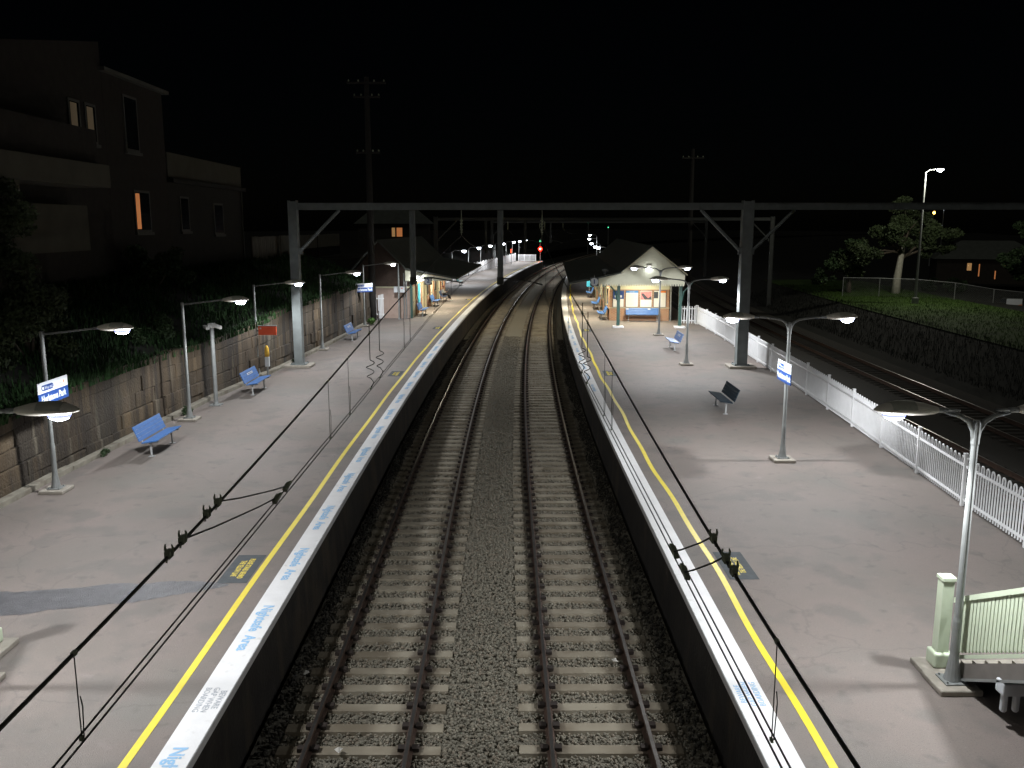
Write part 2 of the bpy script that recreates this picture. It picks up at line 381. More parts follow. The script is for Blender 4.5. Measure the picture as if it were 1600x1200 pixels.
strip('goods_ballast_bed', M['goods_ballast'], -20, 220, [(12.9, -1.42), (21.9, -1.42)], 2.)
strip('grass_bank', M['lawn'], 30, 110, [(27.3, -.08), (34, .04), (39, -.12)], 2.)
EL, ER = -3.9, 3.2
SL1, SR1 = 163., 172.
left_out = lambda s: float(np.interp(s, [-10, 60, 61, 80, 113, 163], [0, 0, -12.5, -11, -9.8, -8.9])) if s > 60 else wall_o(s) - .1
right_out = lambda s: float(np.interp(s, [-10, 17, 21.5, 24.3, 29.7, 34, 44, 51, 60, 100, 180], [10.5, 10.85, 11., 11.3, 11.65, 11.9, 12.1, 12.45, 12.2, 12., 10.]))
pl = strip('platform_left', [M['asphalt'], M['platform_wall']], -12, SL1, lambda s: [(left_out(s), 0.), (EL, 0.)], 1.)
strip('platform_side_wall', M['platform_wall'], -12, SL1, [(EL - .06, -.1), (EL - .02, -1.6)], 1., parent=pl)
strip('edge_coping', M['white'], -12, SL1, [(EL - .43, .0), (EL - .43, .006), (EL, .006), (EL + .012, -.01), (EL + .012, -.11), (EL - .1, -.11)], 1., parent=pl)
strip('yellow_line', M['yellow'], -12, SL1, lambda s: [(EL - .84 + .012 * math.sin(s * .7), .004), (EL - .73 + .012 * math.sin(s * .7), .004)], .5, parent=pl)
pr = strip('platform_right', [M['asphalt'], M['platform_wall']], -12, SR1, lambda s: [(ER, 0.), (right_out(s), 0.)], 1.)
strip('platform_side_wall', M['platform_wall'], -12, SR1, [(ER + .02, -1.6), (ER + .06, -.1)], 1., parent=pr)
strip('platform_back_wall', M['platform_wall'], -12, SR1, lambda s: [(right_out(s), 0), (right_out(s) + .03, -1.6)], 2., parent=pr)
strip('edge_coping', M['white'], -12, SR1, [(ER + .1, -.11), (ER - .012, -.11), (ER - .012, -.01), (ER, .006), (ER + .44, .006), (ER + .44, 0)], 1., parent=pr)
kink = lambda s: .03 * math.sin(s * .45) + .02 * math.sin(s * 1.3)
strip('yellow_line', M['yellow'], -12, SR1, lambda s: [(ER + .76 + kink(s), .004), (ER + .87 + kink(s), .004)], .5, parent=pr)
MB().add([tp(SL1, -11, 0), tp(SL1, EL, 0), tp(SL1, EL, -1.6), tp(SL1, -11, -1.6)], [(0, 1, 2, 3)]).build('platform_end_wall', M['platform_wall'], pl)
# lettering on the coping
def plat_text(name, body, size, m, parent, s, o, side, z, xs=1., bold=0.):
    p = tp(s, o, z); a = phi(s); fwd = Vector((math.sin(a), math.cos(a), 0)); rt = Vector((math.cos(a), -math.sin(a), 0))
    mtx = frame_mtx(p, -fwd, rt) if side < 0 else frame_mtx(p, fwd, -rt)
    return text_part(name, body, size, m, parent, mtx, xs=xs, bold=bold)
for i in range(14):
    s = 13.5 + 2.75 * i
    plat_text('stencilled_lettering', 'Nightsafe  Area', .26, M['blue_text'], pl, s, EL - .215, -1, .0085, bold=.007)
plat_text('stencilled_lettering', 'Nightsafe  Area', .26, M['blue_text'], pl, 9.3, EL - .215, -1, .0085, bold=.007)
plat_text('gap_warning', 'BEWARE\nGAP WHEN\nBOARDING', .125, M['grey_text'], pl, 11.25, EL - .215, -1, .0085)
for i in range(10):
    plat_text('stencilled_lettering', 'Nightsafe  Area', .24, M['blue_text'], pr, 35 + 2.75 * i, ER + .22, 1, .0085)
plat_text('gap_warning', 'BEWARE\nGAP WHEN\nBOARDING', .125, M['blue_text'], pr, 11.35, ER + .22, 1, .0085)
def warning_plate(s, o, side, par, w=1.4, h=.56):
    pts = [tp(s - w / 2, o - h / 2, .005), tp(s + w / 2, o - h / 2, .005), tp(s + w / 2, o + h / 2, .005), tp(s - w / 2, o + h / 2, .005)]
    q = MB().add(pts, [(3, 2, 1, 0)] if side < 0 else [(3, 2, 1, 0)]).build('warning_plate', M['plate'], par)
    t = plat_text('plate_lettering', 'PLEASE STAND BEHIND\nTHE YELLOW LINE', .15, M['yellow_text'], q, s, o, side, .0075, xs=.62, bold=.004)
for i, s in enumerate((16.0, 38.4, 56., 78.)): warning_plate(s, EL - 1.17, -1, pl)
for s in (16.1, 38.6, 55.): warning_plate(s, ER + 1.25, 1, pr)
# wet repair trench across the left platform
ya = [(-9.6, 14.1, 15.0), (-9.1, 13.85, 14.95), (-8.5, 13.98, 14.98), (-7.9, 14.2, 15.1), (-7.2, 14.36, 15.28), (-6.6, 14.46, 15.36), (-6.0, 14.72, 15.4), (-5.6, 14.9, 15.38), (-5.3, 15.05, 15.34), (-5.12, 15.18, 15.26)]
xs_ = np.linspace(-9.6, -5.1, 60); lo = np.interp(xs_, [q[0] for q in ya], [q[1] for q in ya]); hi = np.interp(xs_, [q[0] for q in ya], [q[2] for q in ya])
lo = lo + np.convolve(rng.normal(0, .045, 60), np.ones(5) / 3, 'same') * np.clip((-5.2 - xs_) * 3, 0, 1); hi = hi + np.convolve(rng.normal(0, .04, 60), np.ones(5) / 3, 'same') * np.clip((-5.2 - xs_) * 3, 0, 1)
MB().add([(x, a, .0035) for x, a in zip(xs_, lo)] + [(x, b, .0035) for x, b in zip(xs_, hi)], [(i, i + 1, i + 61, i + 60) for i in range(59)]).build('asphalt_repair', M['patch'], pl)
# ------------------------------------------------------------------ railway tracks
def rail_profile(c):
    return [(c - .07, -.16), (c - .07, -.148), (c - .012, -.125), (c - .012, -.045), (c - .036, -.035), (c - .036, -.004), (c - .028, 0), (c + .028, 0), (c + .036, -.004), (c + .036, -.035), (c + .012, -.045), (c + .012, -.125), (c + .07, -.148), (c + .07, -.16)]
slp = MB(); w2, w1, l = .11, .14, 1.25
slp.add([(-l, -w1, -.2), (l, -w1, -.2), (l, w1, -.2), (-l, w1, -.2), (-l + .02, -w2, 0), (l - .02, -w2, 0), (l - .02, w2, 0), (-l + .02, w2, 0)], [(4, 5, 6, 7), (0, 1, 5, 4), (1, 2, 6, 5), (2, 3, 7, 6), (3, 0, 4, 7)])
def make_track(name, label, centre, s_from, s_to, zr, detail=True, n_parts=100):
    t = at(name, label, 'railway track', s_from, centre, zr)
    inv = Matrix.Translation(-t.location) if True else None
    for sgn in (-1, 1):
        o0 = centre + sgn * .7525; pr_ = rail_profile(o0); mb = MB(); ss = srange(s_from, s_to, 1.5 if detail else 3.); k = len(pr_); vs = []
        for s in ss: vs += [tp(s, a, zr + z) - t.location for a, z in pr_]
        for i in range(len(ss) - 1):
            for j in range(k - 1):
                mb.k = 1 if j == 6 else 0
                mb.add([], []); mb.f.append((i * k + j, (i + 1) * k + j, (i + 1) * k + j + 1, i * k + j + 1)); mb.m.append(mb.k)
        mb.v = [tuple(v) for v in vs] + mb.v
        if detail:
            mb.k = 2
            for q in range(int((min(s_to, 90) - s_from) / .6)):
                s = s_from + .6 * q; a = phi(s); rt = Vector((math.cos(a), -math.sin(a), 0)); fw = Vector((math.sin(a), math.cos(a), 0))
                for e in (-1, 1):
                    c = tp(s, o0 + e * .105, zr - .13) - t.location
                    mb.obox(c, rt * .055, fw * .06, Vector((0, 0, .028)))
        r = mb.build('rail', [M['rust'], M['railtop'], M['clip']], t)
        r.rotation_euler = (0, 0, phi(s_from))
    t.rotation_euler = (0, 0, -phi(s_from))
    if phi(s_from) != 0: raise RuntimeError
    first = None; rest = MB(); N = int((s_to - s_from) / .6)
    start = int((10.2 - s_from) / .6) if detail else 10 ** 6
    for q in range(N):
        s = s_from + .6 * q; p = tp(s, centre, zr - .165) - t.location
        if start <= q < start + n_parts:
            if first is None:
                o = slp.build('sleeper', M['sleeper'], t); first = o
            else:
                o = first.copy(); COL.objects.link(o); o.parent = t
            o.location = p; o.rotation_euler = (0, 0, -phi(s) + random.uniform(-.012, .012))
            o.location.z += random.uniform(-.008, .004)
        else:
            a = -phi(s); ca, sa = math.cos(a), math.sin(a)
            rest.add([(p.x + v[0] * ca - v[1] * sa, p.y + v[0] * sa + v[1] * ca, p.z + v[2]) for v in slp.v], slp.f)
    ro = rest.build('sleeper', M['sleeper_far'] if detail else M['goods_sleeper'], t); ro['kind'] = 'stuff'
    return t
M['sleeper_far'] = mat('far_sleeper', (.27, .24, .19), .9, .4, 2.)
CL, CR = -2.22, 1.43
make_track('railway_track', 'left of the two curving tracks between the platforms', CL, 0, 300, -1.1)
make_track('railway_track', 'right of the two curving tracks between the platforms', CR, 0, 300, -1.1)
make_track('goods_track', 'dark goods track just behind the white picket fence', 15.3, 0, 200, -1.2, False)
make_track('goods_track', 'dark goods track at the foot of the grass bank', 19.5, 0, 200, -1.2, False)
# ballast stones
ICO_V = []
gphi = (1 + 5 ** .5) / 2
for a in (-1, 1):
    for b in (-1, 1): ICO_V += [(0, a, b * gphi), (a, b * gphi, 0), (b * gphi, 0, a)]
ICO_V = np.array(ICO_V) / 1.9
def hull_faces(V):
    fs = []; n = len(V); d = np.linalg.norm(V[:, None] - V[None], axis=2); e = d[d > 0].min() * 1.01
    for i in range(n):
        for j in range(i + 1, n):
            for k in range(j + 1, n):
                if d[i, j] < e and d[j, k] < e and d[i, k] < e:
                    nn = np.cross(V[j] - V[i], V[k] - V[i]); fs.append((i, j, k) if nn @ V[i] > 0 else (i, k, j))
    return np.array(fs)
ICO_F = hull_faces(ICO_V)
OCT_V = np.array([(1, 0, 0), (-1, 0, 0), (0, 1, 0), (0, -1, 0), (0, 0, 1), (0, 0, -1)], float)
OCT_F = hull_faces(OCT_V)
def scatter_mesh(name, V, F, pos, scl, m, jitter=.25):
    N = len(pos); k = len(V)
    q = rng.normal(size=(N, 4)); q /= np.linalg.norm(q, axis=1)[:, None]; w, x, y, z = q.T
    Rm = np.stack([1 - 2 * (y * y + z * z), 2 * (x * y - z * w), 2 * (x * z + y * w), 2 * (x * y + z * w), 1 - 2 * (x * x + z * z), 2 * (y * z - x * w), 2 * (x * z - y * w), 2 * (y * z + x * w), 1 - 2 * (x * x + y * y)], 1).reshape(N, 3, 3)
    P = V[None] * (1 + rng.uniform(-jitter, jitter, (N, k, 1))) * scl[:, None, :]
    P = np.einsum('nij,nkj->nki', Rm, P) + pos[:, None, :]
    Fa = (F[None] + (np.arange(N) * k)[:, None, None]).reshape(-1, F.shape[1])
    me = bpy.data.meshes.new(name); nv = N * k; nf = len(Fa); c = F.shape[1]
    me.vertices.add(nv); me.vertices.foreach_set('co', P.reshape(-1).astype(np.float32))
    me.loops.add(nf * c); me.loops.foreach_set('vertex_index', Fa.reshape(-1).astype(np.int32))
    me.polygons.add(nf); me.polygons.foreach_set('loop_start', np.arange(0, nf * c, c, dtype=np.int32))
    me.materials.append(m); me.update(calc_edges=True); me.validate()
    o = bpy.data.objects.new(name, me); COL.objects.link(o); o['kind'] = 'stuff'
    return o
def stones(name, V, F, s0, s1, dens, size, shaded=False):
    N = int((s1 - s0) * 7.0 * dens); s = rng.uniform(s0, s1, N); o = rng.uniform(-3.8, 3.12, N)
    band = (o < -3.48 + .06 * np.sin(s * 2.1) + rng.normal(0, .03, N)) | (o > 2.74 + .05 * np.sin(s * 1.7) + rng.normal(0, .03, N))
    sel = band if shaded else ~band; s, o = s[sel], o[sel]; N = len(s)
    keep = np.ones(N, bool)
    for c in (CL, CR):
        q = np.abs(((s / .6 + .5) % 1) - .5) * .6
        keep &= ~((np.abs(o - c) < 1.27) & (q < .135) & (rng.random(N) > .012)); keep &= ~(np.abs(np.abs(o - c) - .7525) < .09)
    s, o = s[keep], o[keep]; N = len(s)
    p = np.where(s < S0, 0, (s - S0) / RC)
    X = np.where(s < S0, o, RC - (RC - o) * np.cos(p)); Y = np.where(s < S0, s, S0 + (RC - o) * np.sin(p))
    inside = np.minimum(np.abs(o - CL), np.abs(o - CR)) < 1.25
    hump = np.where(inside, -1.295, -1.275 + .02 * np.sin(s * 1.7) * np.cos(o * 2.1))
    Z = hump + rng.uniform(-.025, .012, N)
    sc = rng.uniform(.6, 1.25, (N, 1)) * size * rng.uniform(.6, 1.1, (N, 3))
    o = scatter_mesh(name, V, F, np.stack([X, Y, Z], 1), sc, M['stone_shaded'] if shaded else M['stone'])
    tag(o, 'crushed stone darkened to paint in shade along the foot of the platforms' if shaded else 'grey and brown crushed stone between the rails and sleepers', 'ballast')
stones('ballast_stones', ICO_V, ICO_F, 9.5, 24, 520, .028)
stones('ballast_stones', OCT_V, OCT_F, 24, 62, 230, .040)
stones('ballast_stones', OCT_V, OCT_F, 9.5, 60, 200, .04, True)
# ------------------------------------------------------------------ left retaining wall
def retaining_wall():
    t = thing('retaining_wall', 'stained sandstone block wall holding the grassy bank behind the left platform', 'wall')
    mb = MB(); rows = 5; cut = [0, .16, .36, .58, .8, 1.]
    for r in range(rows):
        s = -8 + random.uniform(0, .5)
        while s < 60:
            w = random.uniform(.6, 2.6) if r % 2 else random.uniform(.9, 3.2)
            s1 = min(s + w, 60); dz = random.uniform(.0, .035) + (.06 if r < 2 and random.random() < .7 else 0); zt0, zt1 = wall_z(s), wall_z(s1)
            j = random.uniform(-.02, .02)
            z0a, z1a = zt0 * cut[r], zt0 * cut[r + 1]; z0b, z1b = zt1 * cut[r], zt1 * cut[r + 1]
            if r == rows - 1:
                e = random.uniform(-.06, .08); z1a += e; z1b += e
            g_ = .002
            if r < rows - 1: z1a += random.uniform(-.03, .05); z1b += random.uniform(-.03, .05)
            fa, fb = tp(s + g_, wall_o(s) + dz - .04), tp(s1 - g_, wall_o(s1) + dz + j - .04); ba, bb = tp(s + g_, wall_o(s) - .45), tp(s1 - g_, wall_o(s1) - .45)
            ins = .025
            def P(v, z): return (v.x, v.y, z)
            vs = [P(fa, z0a + g_), P(fb, z0b + g_), P(fb, z1b - g_), P(fa, z1a - g_), P(ba, z0a + g_), P(bb, z0b + g_), P(bb, z1b - g_), P(ba, z1a - g_)]
            mb.add(vs, [(0, 1, 2, 3), (3, 2, 6, 7), (0, 3, 7, 4), (1, 5, 6, 2), (0, 4, 5, 1)])
            s = s1
    mb.build('block_courses', M['sandstone'], t, bevel=.03)
    mb = MB(); ss = srange(-8, 60, 1.); vs = []
    for s in ss: vs += [tp(s, wall_o(s) - .06, 0), tp(s, wall_o(s) - .06, wall_z(s) - .05)]
    mb.add(vs, [(2 * i, 2 * i + 2, 2 * i + 3, 2 * i + 1) for i in range(len(ss) - 1)]); mb.build('mortar_core', M['house_dark'], t)
retaining_wall()
kt = thing('kerb', 'low pale concrete kerb along the foot of the sandstone wall', 'kerb')
s = -8.
mb = MB()
while s < 57:
    s1 = s + random.uniform(1.6, 2.2); e = random.uniform(-.012, .012); h = .13 + random.uniform(-.012, .012)
    a0, a1 = tp(s + .006, wall_o(s) + .02), tp(s1 - .006, wall_o(s1) + .02); b0, b1 = tp(s + .006, wall_o(s) + .27 + e), tp(s1 - .006, wall_o(s1) + .27 + e)
    mb.add([(a0.x, a0.y, 0), (b0.x, b0.y, 0), (b1.x, b1.y, 0), (a1.x, a1.y, 0), (a0.x, a0.y, h), (b0.x, b0.y, h), (b1.x, b1.y, h), (a1.x, a1.y, h)], [(4, 5, 6, 7), (0, 1, 5, 4), (1, 2, 6, 5), (2, 3, 7, 6)])
    s = s1
M['kerb'] = mat('kerb_concrete', (.27, .25, .20), .9, .35, 3., .4)
add_spots(M['kerb'], 2., .5, (.12, .10, .075), .7)
mb.build('kerb_stones', M['kerb'], kt, bevel=.012)
# grass and creeper on the bank
def blades(name, pts, m, hmin, hmax, w, label, cat, lean=.5):
    N = len(pts); h = rng.uniform(hmin, hmax, N); a = rng.uniform(0, 2 * np.pi, N); ln = rng.uniform(0, lean, N)
    d = np.stack([np.cos(a), np.sin(a), np.zeros(N)], 1); sd = np.stack([-np.sin(a), np.cos(a), np.zeros(N)], 1)
    mid = pts + d * (ln * h * .35)[:, None] + np.array([0, 0, 1]) * (h * .6)[:, None]
    tip = pts + d * (ln * h)[:, None] + np.array([0, 0, 1]) * (h * (1 - ln * .35))[:, None]
    V = np.stack([pts - sd * w, pts + sd * w, mid + sd * w * .8, mid - sd * w * .8, tip], 1).reshape(-1, 3)
    b = np.arange(N)[:, None] * 5
    loops = np.concatenate([b + 0, b + 1, b + 2, b + 3, b + 3, b + 2, b + 4], 1).reshape(-1)
    starts = (np.arange(N)[:, None] * 7 + np.array([0, 4])).reshape(-1)
    me = bpy.data.meshes.new(name); me.vertices.add(len(V)); me.vertices.foreach_set('co', V.reshape(-1).astype(np.float32))
    me.loops.add(len(loops)); me.loops.foreach_set('vertex_index', loops.astype(np.int32))
    me.polygons.add(len(starts)); me.polygons.foreach_set('loop_start', starts.astype(np.int32))
    me.materials.append(m); me.update(calc_edges=True); me.validate()
    o = bpy.data.objects.new(name, me); COL.objects.link(o); tag(o, label, cat, kind='stuff'); return o
pts = []
for _ in range(42000):
    s = random.uniform(6, 62) if random.random() < .7 else random.uniform(15, 45); d = random.uniform(.05, 5.5); w = wall_o(s); h = wall_z(s) - .12; top = 4.4
    if random.random() < .16: d = random.uniform(-.02, .3)
    z = float(np.interp(d, [0, .42, .9, 2.4, 4., 6], [h, h, h + .35, .5 * (h + top), top - .2, top]))
    if math.sin(s * .9) * math.cos(d * 1.7 + s * .3) < -.45 and random.random() < .8: continue
    pts.append(tp(s, w - d, z - .03))
blades('bank_grass', np.array(pts), M['grass'], .12, .5, .022, 'dark tangled grass and creeper covering the bank above the sandstone wall', 'grass', .9)
pts = [tp(random.uniform(45, 100), o_, float(np.interp(o_, [23.5, 27.5, 34, 39], [-1.26, -.06, .04, -.12]))) for o_ in rng.uniform(27.4, 38.8, 15000)]
sc_pts = [tp(random.uniform(30, 100), o_, float(np.interp(o_, [23.5, 27.5, 34, 39], [-1.26, -.06, .04, -.12]))) for o_ in rng.uniform(22.6, 27.8, 9000)]
blades('bank_scrub', np.array(sc_pts), M['scrub'], .1, .4, .016, 'dark rough scrub on the cutting slope beside the goods tracks', 'grass', .8)
blades('lawn_grass', np.array(pts), M['lawn'], .05, .2, .016, 'green rough grass on the bank beyond the goods tracks', 'grass', .7)
def leaves_mesh(centers, radii, n, size, seed=0, flat=.8):
    """leaf quads in lumpy clusters"""
    r_ = np.random.default_rng(seed); P = []
    tot = sum(r ** 2 for r in radii)
    for c, r in zip(centers, radii):
        k = int(n * r * r / tot); d = r_.normal(size=(k, 3)); d /= np.linalg.norm(d, axis=1)[:, None]
        rad = r * r_.uniform(.35, 1.05, k) ** .6
        P.append(np.array(c) + d * rad[:, None] * np.array([1, 1, flat]))
    P = np.concatenate(P); N = len(P)
    a = r_.normal(size=(N, 3)); a /= np.linalg.norm(a, axis=1)[:, None]; b = r_.normal(size=(N, 3)); b -= (a * b).sum(1)[:, None] * a; b /= np.linalg.norm(b, axis=1)[:, None]
    sz = (size * r_.uniform(.5, 1.4, N))[:, None]
    V = np.stack([P - a * sz, P + b * sz * .45, P + a * sz, P - b * sz * .45], 1).reshape(-1, 3)
    mb = MB(); mb.v = [tuple(v) for v in V]; mb.f = [(4 * i, 4 * i + 1, 4 * i + 2, 4 * i + 3) for i in range(N)]; mb.m = [0] * N
    return mb
def tree(name, label, cat, loc, trunk_h, lean, r0, crowns, n_leaf, size, leafm, barkm, seed, group=None):
    t = thing(name, label, cat, loc, 0, group); rr = random.Random(seed)
    mb = MB(); lm = MB(); top = Vector((lean[0], lean[1], trunk_h))
    pts = [Vector((0, 0, -.3)), Vector((lean[0] * .15, lean[1] * .2, trunk_h * .3)), Vector((lean[0] * .55, lean[1] * .5, trunk_h * .65)), top]
    mb.tube(pts, [r0 * 1.25, r0, r0 * .8, r0 * .55], 10)
    for c, r in crowns:
        st = pts[2].lerp(top, rr.uniform(0, 1)); e = Vector(c); m_ = st.lerp(e, .5) + Vector((rr.uniform(-.3, .3), rr.uniform(-.3, .3), .25))
        lm.tube([st, m_, e], [r0 * .4, r0 * .25, r0 * .08], 6)
    mb.build('trunk', barkm, t, smooth=True); lm.build('limb', M['bark'], t, smooth=True)
    cs = []; rs = []
    for c, r in crowns:
        for _ in range(7):
            d = Vector((rr.gauss(0, 1), rr.gauss(0, 1), rr.gauss(0, .7))); d = d.normalized() * r * rr.uniform(.3, .95); cs.append(Vector(c) + d); rs.append(r * rr.uniform(.25, .5))
    leaves_mesh(cs, rs, n_leaf, size, seed).build('crown', leafm, t)
    return t
def bush(name, label, loc, crowns, n_leaf, size, leafm, seed, group=None):
    t = thing(name, label, 'shrub', loc, 0, group)
    mb = MB()
    for c, r in crowns: mb.tube([(0, 0, -.2), Vector(c) * .5 + Vector((0, 0, .1)), c], [.05, .035, .01], 6)
    mb.build('stem', M['bark'], t)
    rr = random.Random(seed); cs = []; rs = []
    for c, r in crowns:
        for _ in range(5):
            d = Vector((rr.gauss(0, 1), rr.gauss(0, 1), rr.gauss(0, .8))).normalized() * r * rr.uniform(.2, .8); cs.append(Vector(c) + d); rs.append(r * rr.uniform(.35, .6))
    leaves_mesh(cs, rs, n_leaf, size, seed).build('foliage', leafm, t)
    return t
# ------------------------------------------------------------------ platform lamps
POWER = 980.
def luminaire(parent, x0, z, dirx=1, y=0., lr=.15):
    """street-light head starting at x0 and reaching .85 m outwards"""
    L_ = .86; st = [(0, .055, .04, .04), (.06, .10, .055, .06), (.18, .125, .09, .075), (.34, .15, .115, .075), (.52, .16, .12, .06), (.68, .14, .095, .045), (.8, .085, .055, .03), (.86, .02, .015, .01)]
    mb = MB(); n = 14; vs = []
    for d, w, up, dn in st:
        for k in range(n):
            q = 2 * math.pi * k / n; c, s_ = math.cos(q), math.sin(q)
            vs.append((x0 + dirx * d, y + w * c, z + (up if s_ > 0 else dn) * s_))
    fs = []
    for i in range(len(st) - 1):
        for k in range(n):
            f = (i * n + k, i * n + (k + 1) % n, (i + 1) * n + (k + 1) % n, (i + 1) * n + k); fs.append(f if dirx < 0 else f[::-1])
    fs += [tuple(range(n)), tuple(range((len(st) - 1) * n, len(st) * n))]
    mb.add(vs, fs)
    h = mb.build('luminaire', M['housing'], parent, smooth=True)
    mb = MB(); vs = []; n = 9
    for d, w, up in ((.33, .152, .117), (.43, .158, .122), (.55, .162, .123), (.66, .146, .102)):
        for k in range(n):
            q = math.pi * (.06 + .88 * k / (n - 1)); vs.append((x0 + dirx * d, y + w * math.cos(q), z + up * math.sin(q) + .003))
    mb.add(vs, [(i * n + k, i * n + k + 1, (i + 1) * n + k + 1, (i + 1) * n + k) for i in range(3) for k in range(n - 1)])
    mb.build('gear_cover', M['housing_dark'], h, smooth=True)
    mb = MB(); prof = []
    for k in range(7):
        q = math.pi / 2 * k / 6; prof.append((math.cos(q) * lr + .002, -math.sin(q) * lr * .78))
    mb.lathe(prof, 16, (x0 + dirx * .58, y, z - .05), 1.25, .9)
    mb.m = [1 if i < 32 else 0 for i in range(len(mb.f))]
    mb.build('lens', [M['lens'], M['lens_rim']], h, smooth=True)
    bulb(parent, (x0 + dirx * .58, y, z - .235), POWER, radius=.13, road=True)
    return h
def lamp_base(t, flare=True):
    mb = MB(); mb.extr([(-.3, -.3), (.3, -.3), (.3, .3), (-.3, .3)], 0, .09, 'xy'); mb.build('footing', M['concrete'], t, bevel=.02)
    mb = MB(); mb.box(-.16, .16, -.16, .16, .092, .112)
    for a in (-1, 1):
        for b in (-1, 1): mb.lathe([(.016, 0), (.016, .03)], 6, (a * .125, b * .125, .112))
    mb.build('base_plate', M['galv'], t)
def make_single():
    t = thing('platform_lamp', 'x', 'lamp', group='lamps along the left platform'); lamp_base(t)
    mb = MB(); mb.lathe([(.115, .112), (.10, .2), (.068, .42), (.062, .5), (.06, 1.2), (.052, 1.25), (.048, 3.86), (.058, 3.87), (.058, 3.98), (.03, 4.0)], 14); mb.build('pole', M['galv'], t, smooth=False)
    mb = MB(); mb.tube([(.0, 0, 3.92), (.3, 0, 3.95), (.8, 0, 4.01), (1.3, 0, 4.07), (1.36, 0, 4.075)], [.028, .026, .024, .024, .024], 10)
    mb.tube([(1.26, 0, 4.066), (1.4, 0, 4.08)], .036, 10); mb.build('arm', M['galv'], t, smooth=True)
    luminaire(t, 1.36, 4.085)
    return t
def make_double(name='twin_arm_lamp', reach=.98, lr=.15):
    t = thing(name, 'x', 'lamp', group='twin arm lamps on the right platform'); lamp_base(t)
    mb = MB(); mb.lathe([(.12, .112), (.10, .2), (.07, .42), (.062, .5), (.06, 1.0), (.052, 1.06), (.046, 3.55), (.055, 3.58), (.06, 3.85), (.045, 3.9)], 14); mb.build('pole', M['galv'], t)
    for d in (-1, 1):
        mb = MB(); mb.tube([(d * .01, 0, 3.6), (d * .035, 0, 3.76), (d * .11, 0, 3.89), (d * .24, 0, 3.965), (d * .42, 0, 4.0), (d * (reach - .3), 0, 4.03), (d * reach, 0, 4.045)], [.042, .042, .038, .034, .032, .028, .028], 10)
        mb.tube([(d * (reach - .13), 0, 4.04), (d * (reach + .03), 0, 4.047)], .038, 10); mb.build('arm', M['galv'], t, smooth=True)
        luminaire(t, d * reach, 4.05, d, lr=lr)
    return t
p1 = make_single()
for i, (s, o, lab) in enumerate([(21.0, -11.15, 'single arm lamp carrying the blue and white station name board nearest the stairs'), (29.0, -10.75, 'single arm lamp between the nearest blue bench and the camera post'),
        (37.7, -11.0, 'single arm lamp with the red sign fixed to its pole'), (45.8, -10.05, 'single arm lamp just beyond the left leg of the steel gantry'),
        (56.7, -9.92, 'single arm lamp beside the small name board near the left station building')]):
    t = place(p1, i == 0, lab, s, o)
p2 = make_double()
for i, (s, o, lab) in enumerate([(23.8, 7.74, 'twin arm lamp carrying the blue and white name board by the white fence'), (41.1, 8.3, 'twin arm lamp beside the small blue bench in front of the right building'),
        (52.5, 8.62, 'twin arm lamp right in front of the cream gable and its posters')]):
    place(p2, i == 0, lab, s, o)
p3 = make_double('twin_arm_lamp', .55, .125)
p3['group'] = 'twin arm lamps at the stairs'
place(p3, True, 'nearest twin arm lamp standing at the pale green stair post on the right', 11.55, 6.38)
tag(p3, group='twin arm lamps at the stairs')
p4 = make_double('twin_arm_lamp', 1.0, .125)
p4['group'] = 'twin arm lamps at the stairs'
place(p4, True, 'nearest lamp on the left with its head reaching in from outside the picture', 11.6, -7.6)
# far lamps on the left platform
def make_far():
    t = thing('platform_lamp', 'x', 'lamp', group='lamps along the far end of the left platform')
    mb = MB(); mb.lathe([(.1, 0), (.06, .3), (.05, 3.5)], 8); mb.build('pole', M['galv'], t)
    mb = MB(); mb.tube([(0, 0, 3.46), (.3, 0, 3.66), (1.2, 0, 3.68)], .035, 6); mb.build('arm', M['galv'], t)
    mb = MB(); mb.lathe([(.02, .09), (.16, .06), (.22, 0), (.18, -.03)], 10, (1.4, 0, 3.68)); h = mb.build('luminaire', M['housing'], t)
    mb = MB(); mb.lathe([(.25, 0), (.23, -.1), (.15, -.2), (.01, -.25)], 10, (1.4, 0, 3.66)); mb.build('lens', M['lens'], h)
    bulb(t, (1.4, 0, 3.36), 1150., road=True)
    return t
p5 = make_far()
FARL = [(100.7, -9.0), (114.2, -8.95), (126., -8.95), (141., -8.9), (153.8, -8.85), (161., -8.75), (171., -8.95)]
names = ['nearest to the left awning, first', 'second', 'third', 'fourth', 'fifth', 'sixth', 'last and highest']
for i, (s, o) in enumerate(FARL):
    place(p5, i == 0, 'distant platform lamp over the white fence, %s in the row from the awning' % names[i].split(', ')[-1], s, o - .6)
FARR = [(117, 8.0, 0), (122, 7.6, 0), (144, 6.6, 0), (160, 5.5, .5), (176, 4.6, 1.0)]
for i, (s, o, z) in enumerate(FARR):
    t = place(p5, False, 'distant lamp beyond the right awning, %s of the short row above the dark roof' % ['lowest', 'second lowest', 'middle', 'second highest', 'highest'][i], s, o + .6, z, math.pi)
    t['group'] = 'lamps beyond the right station building'
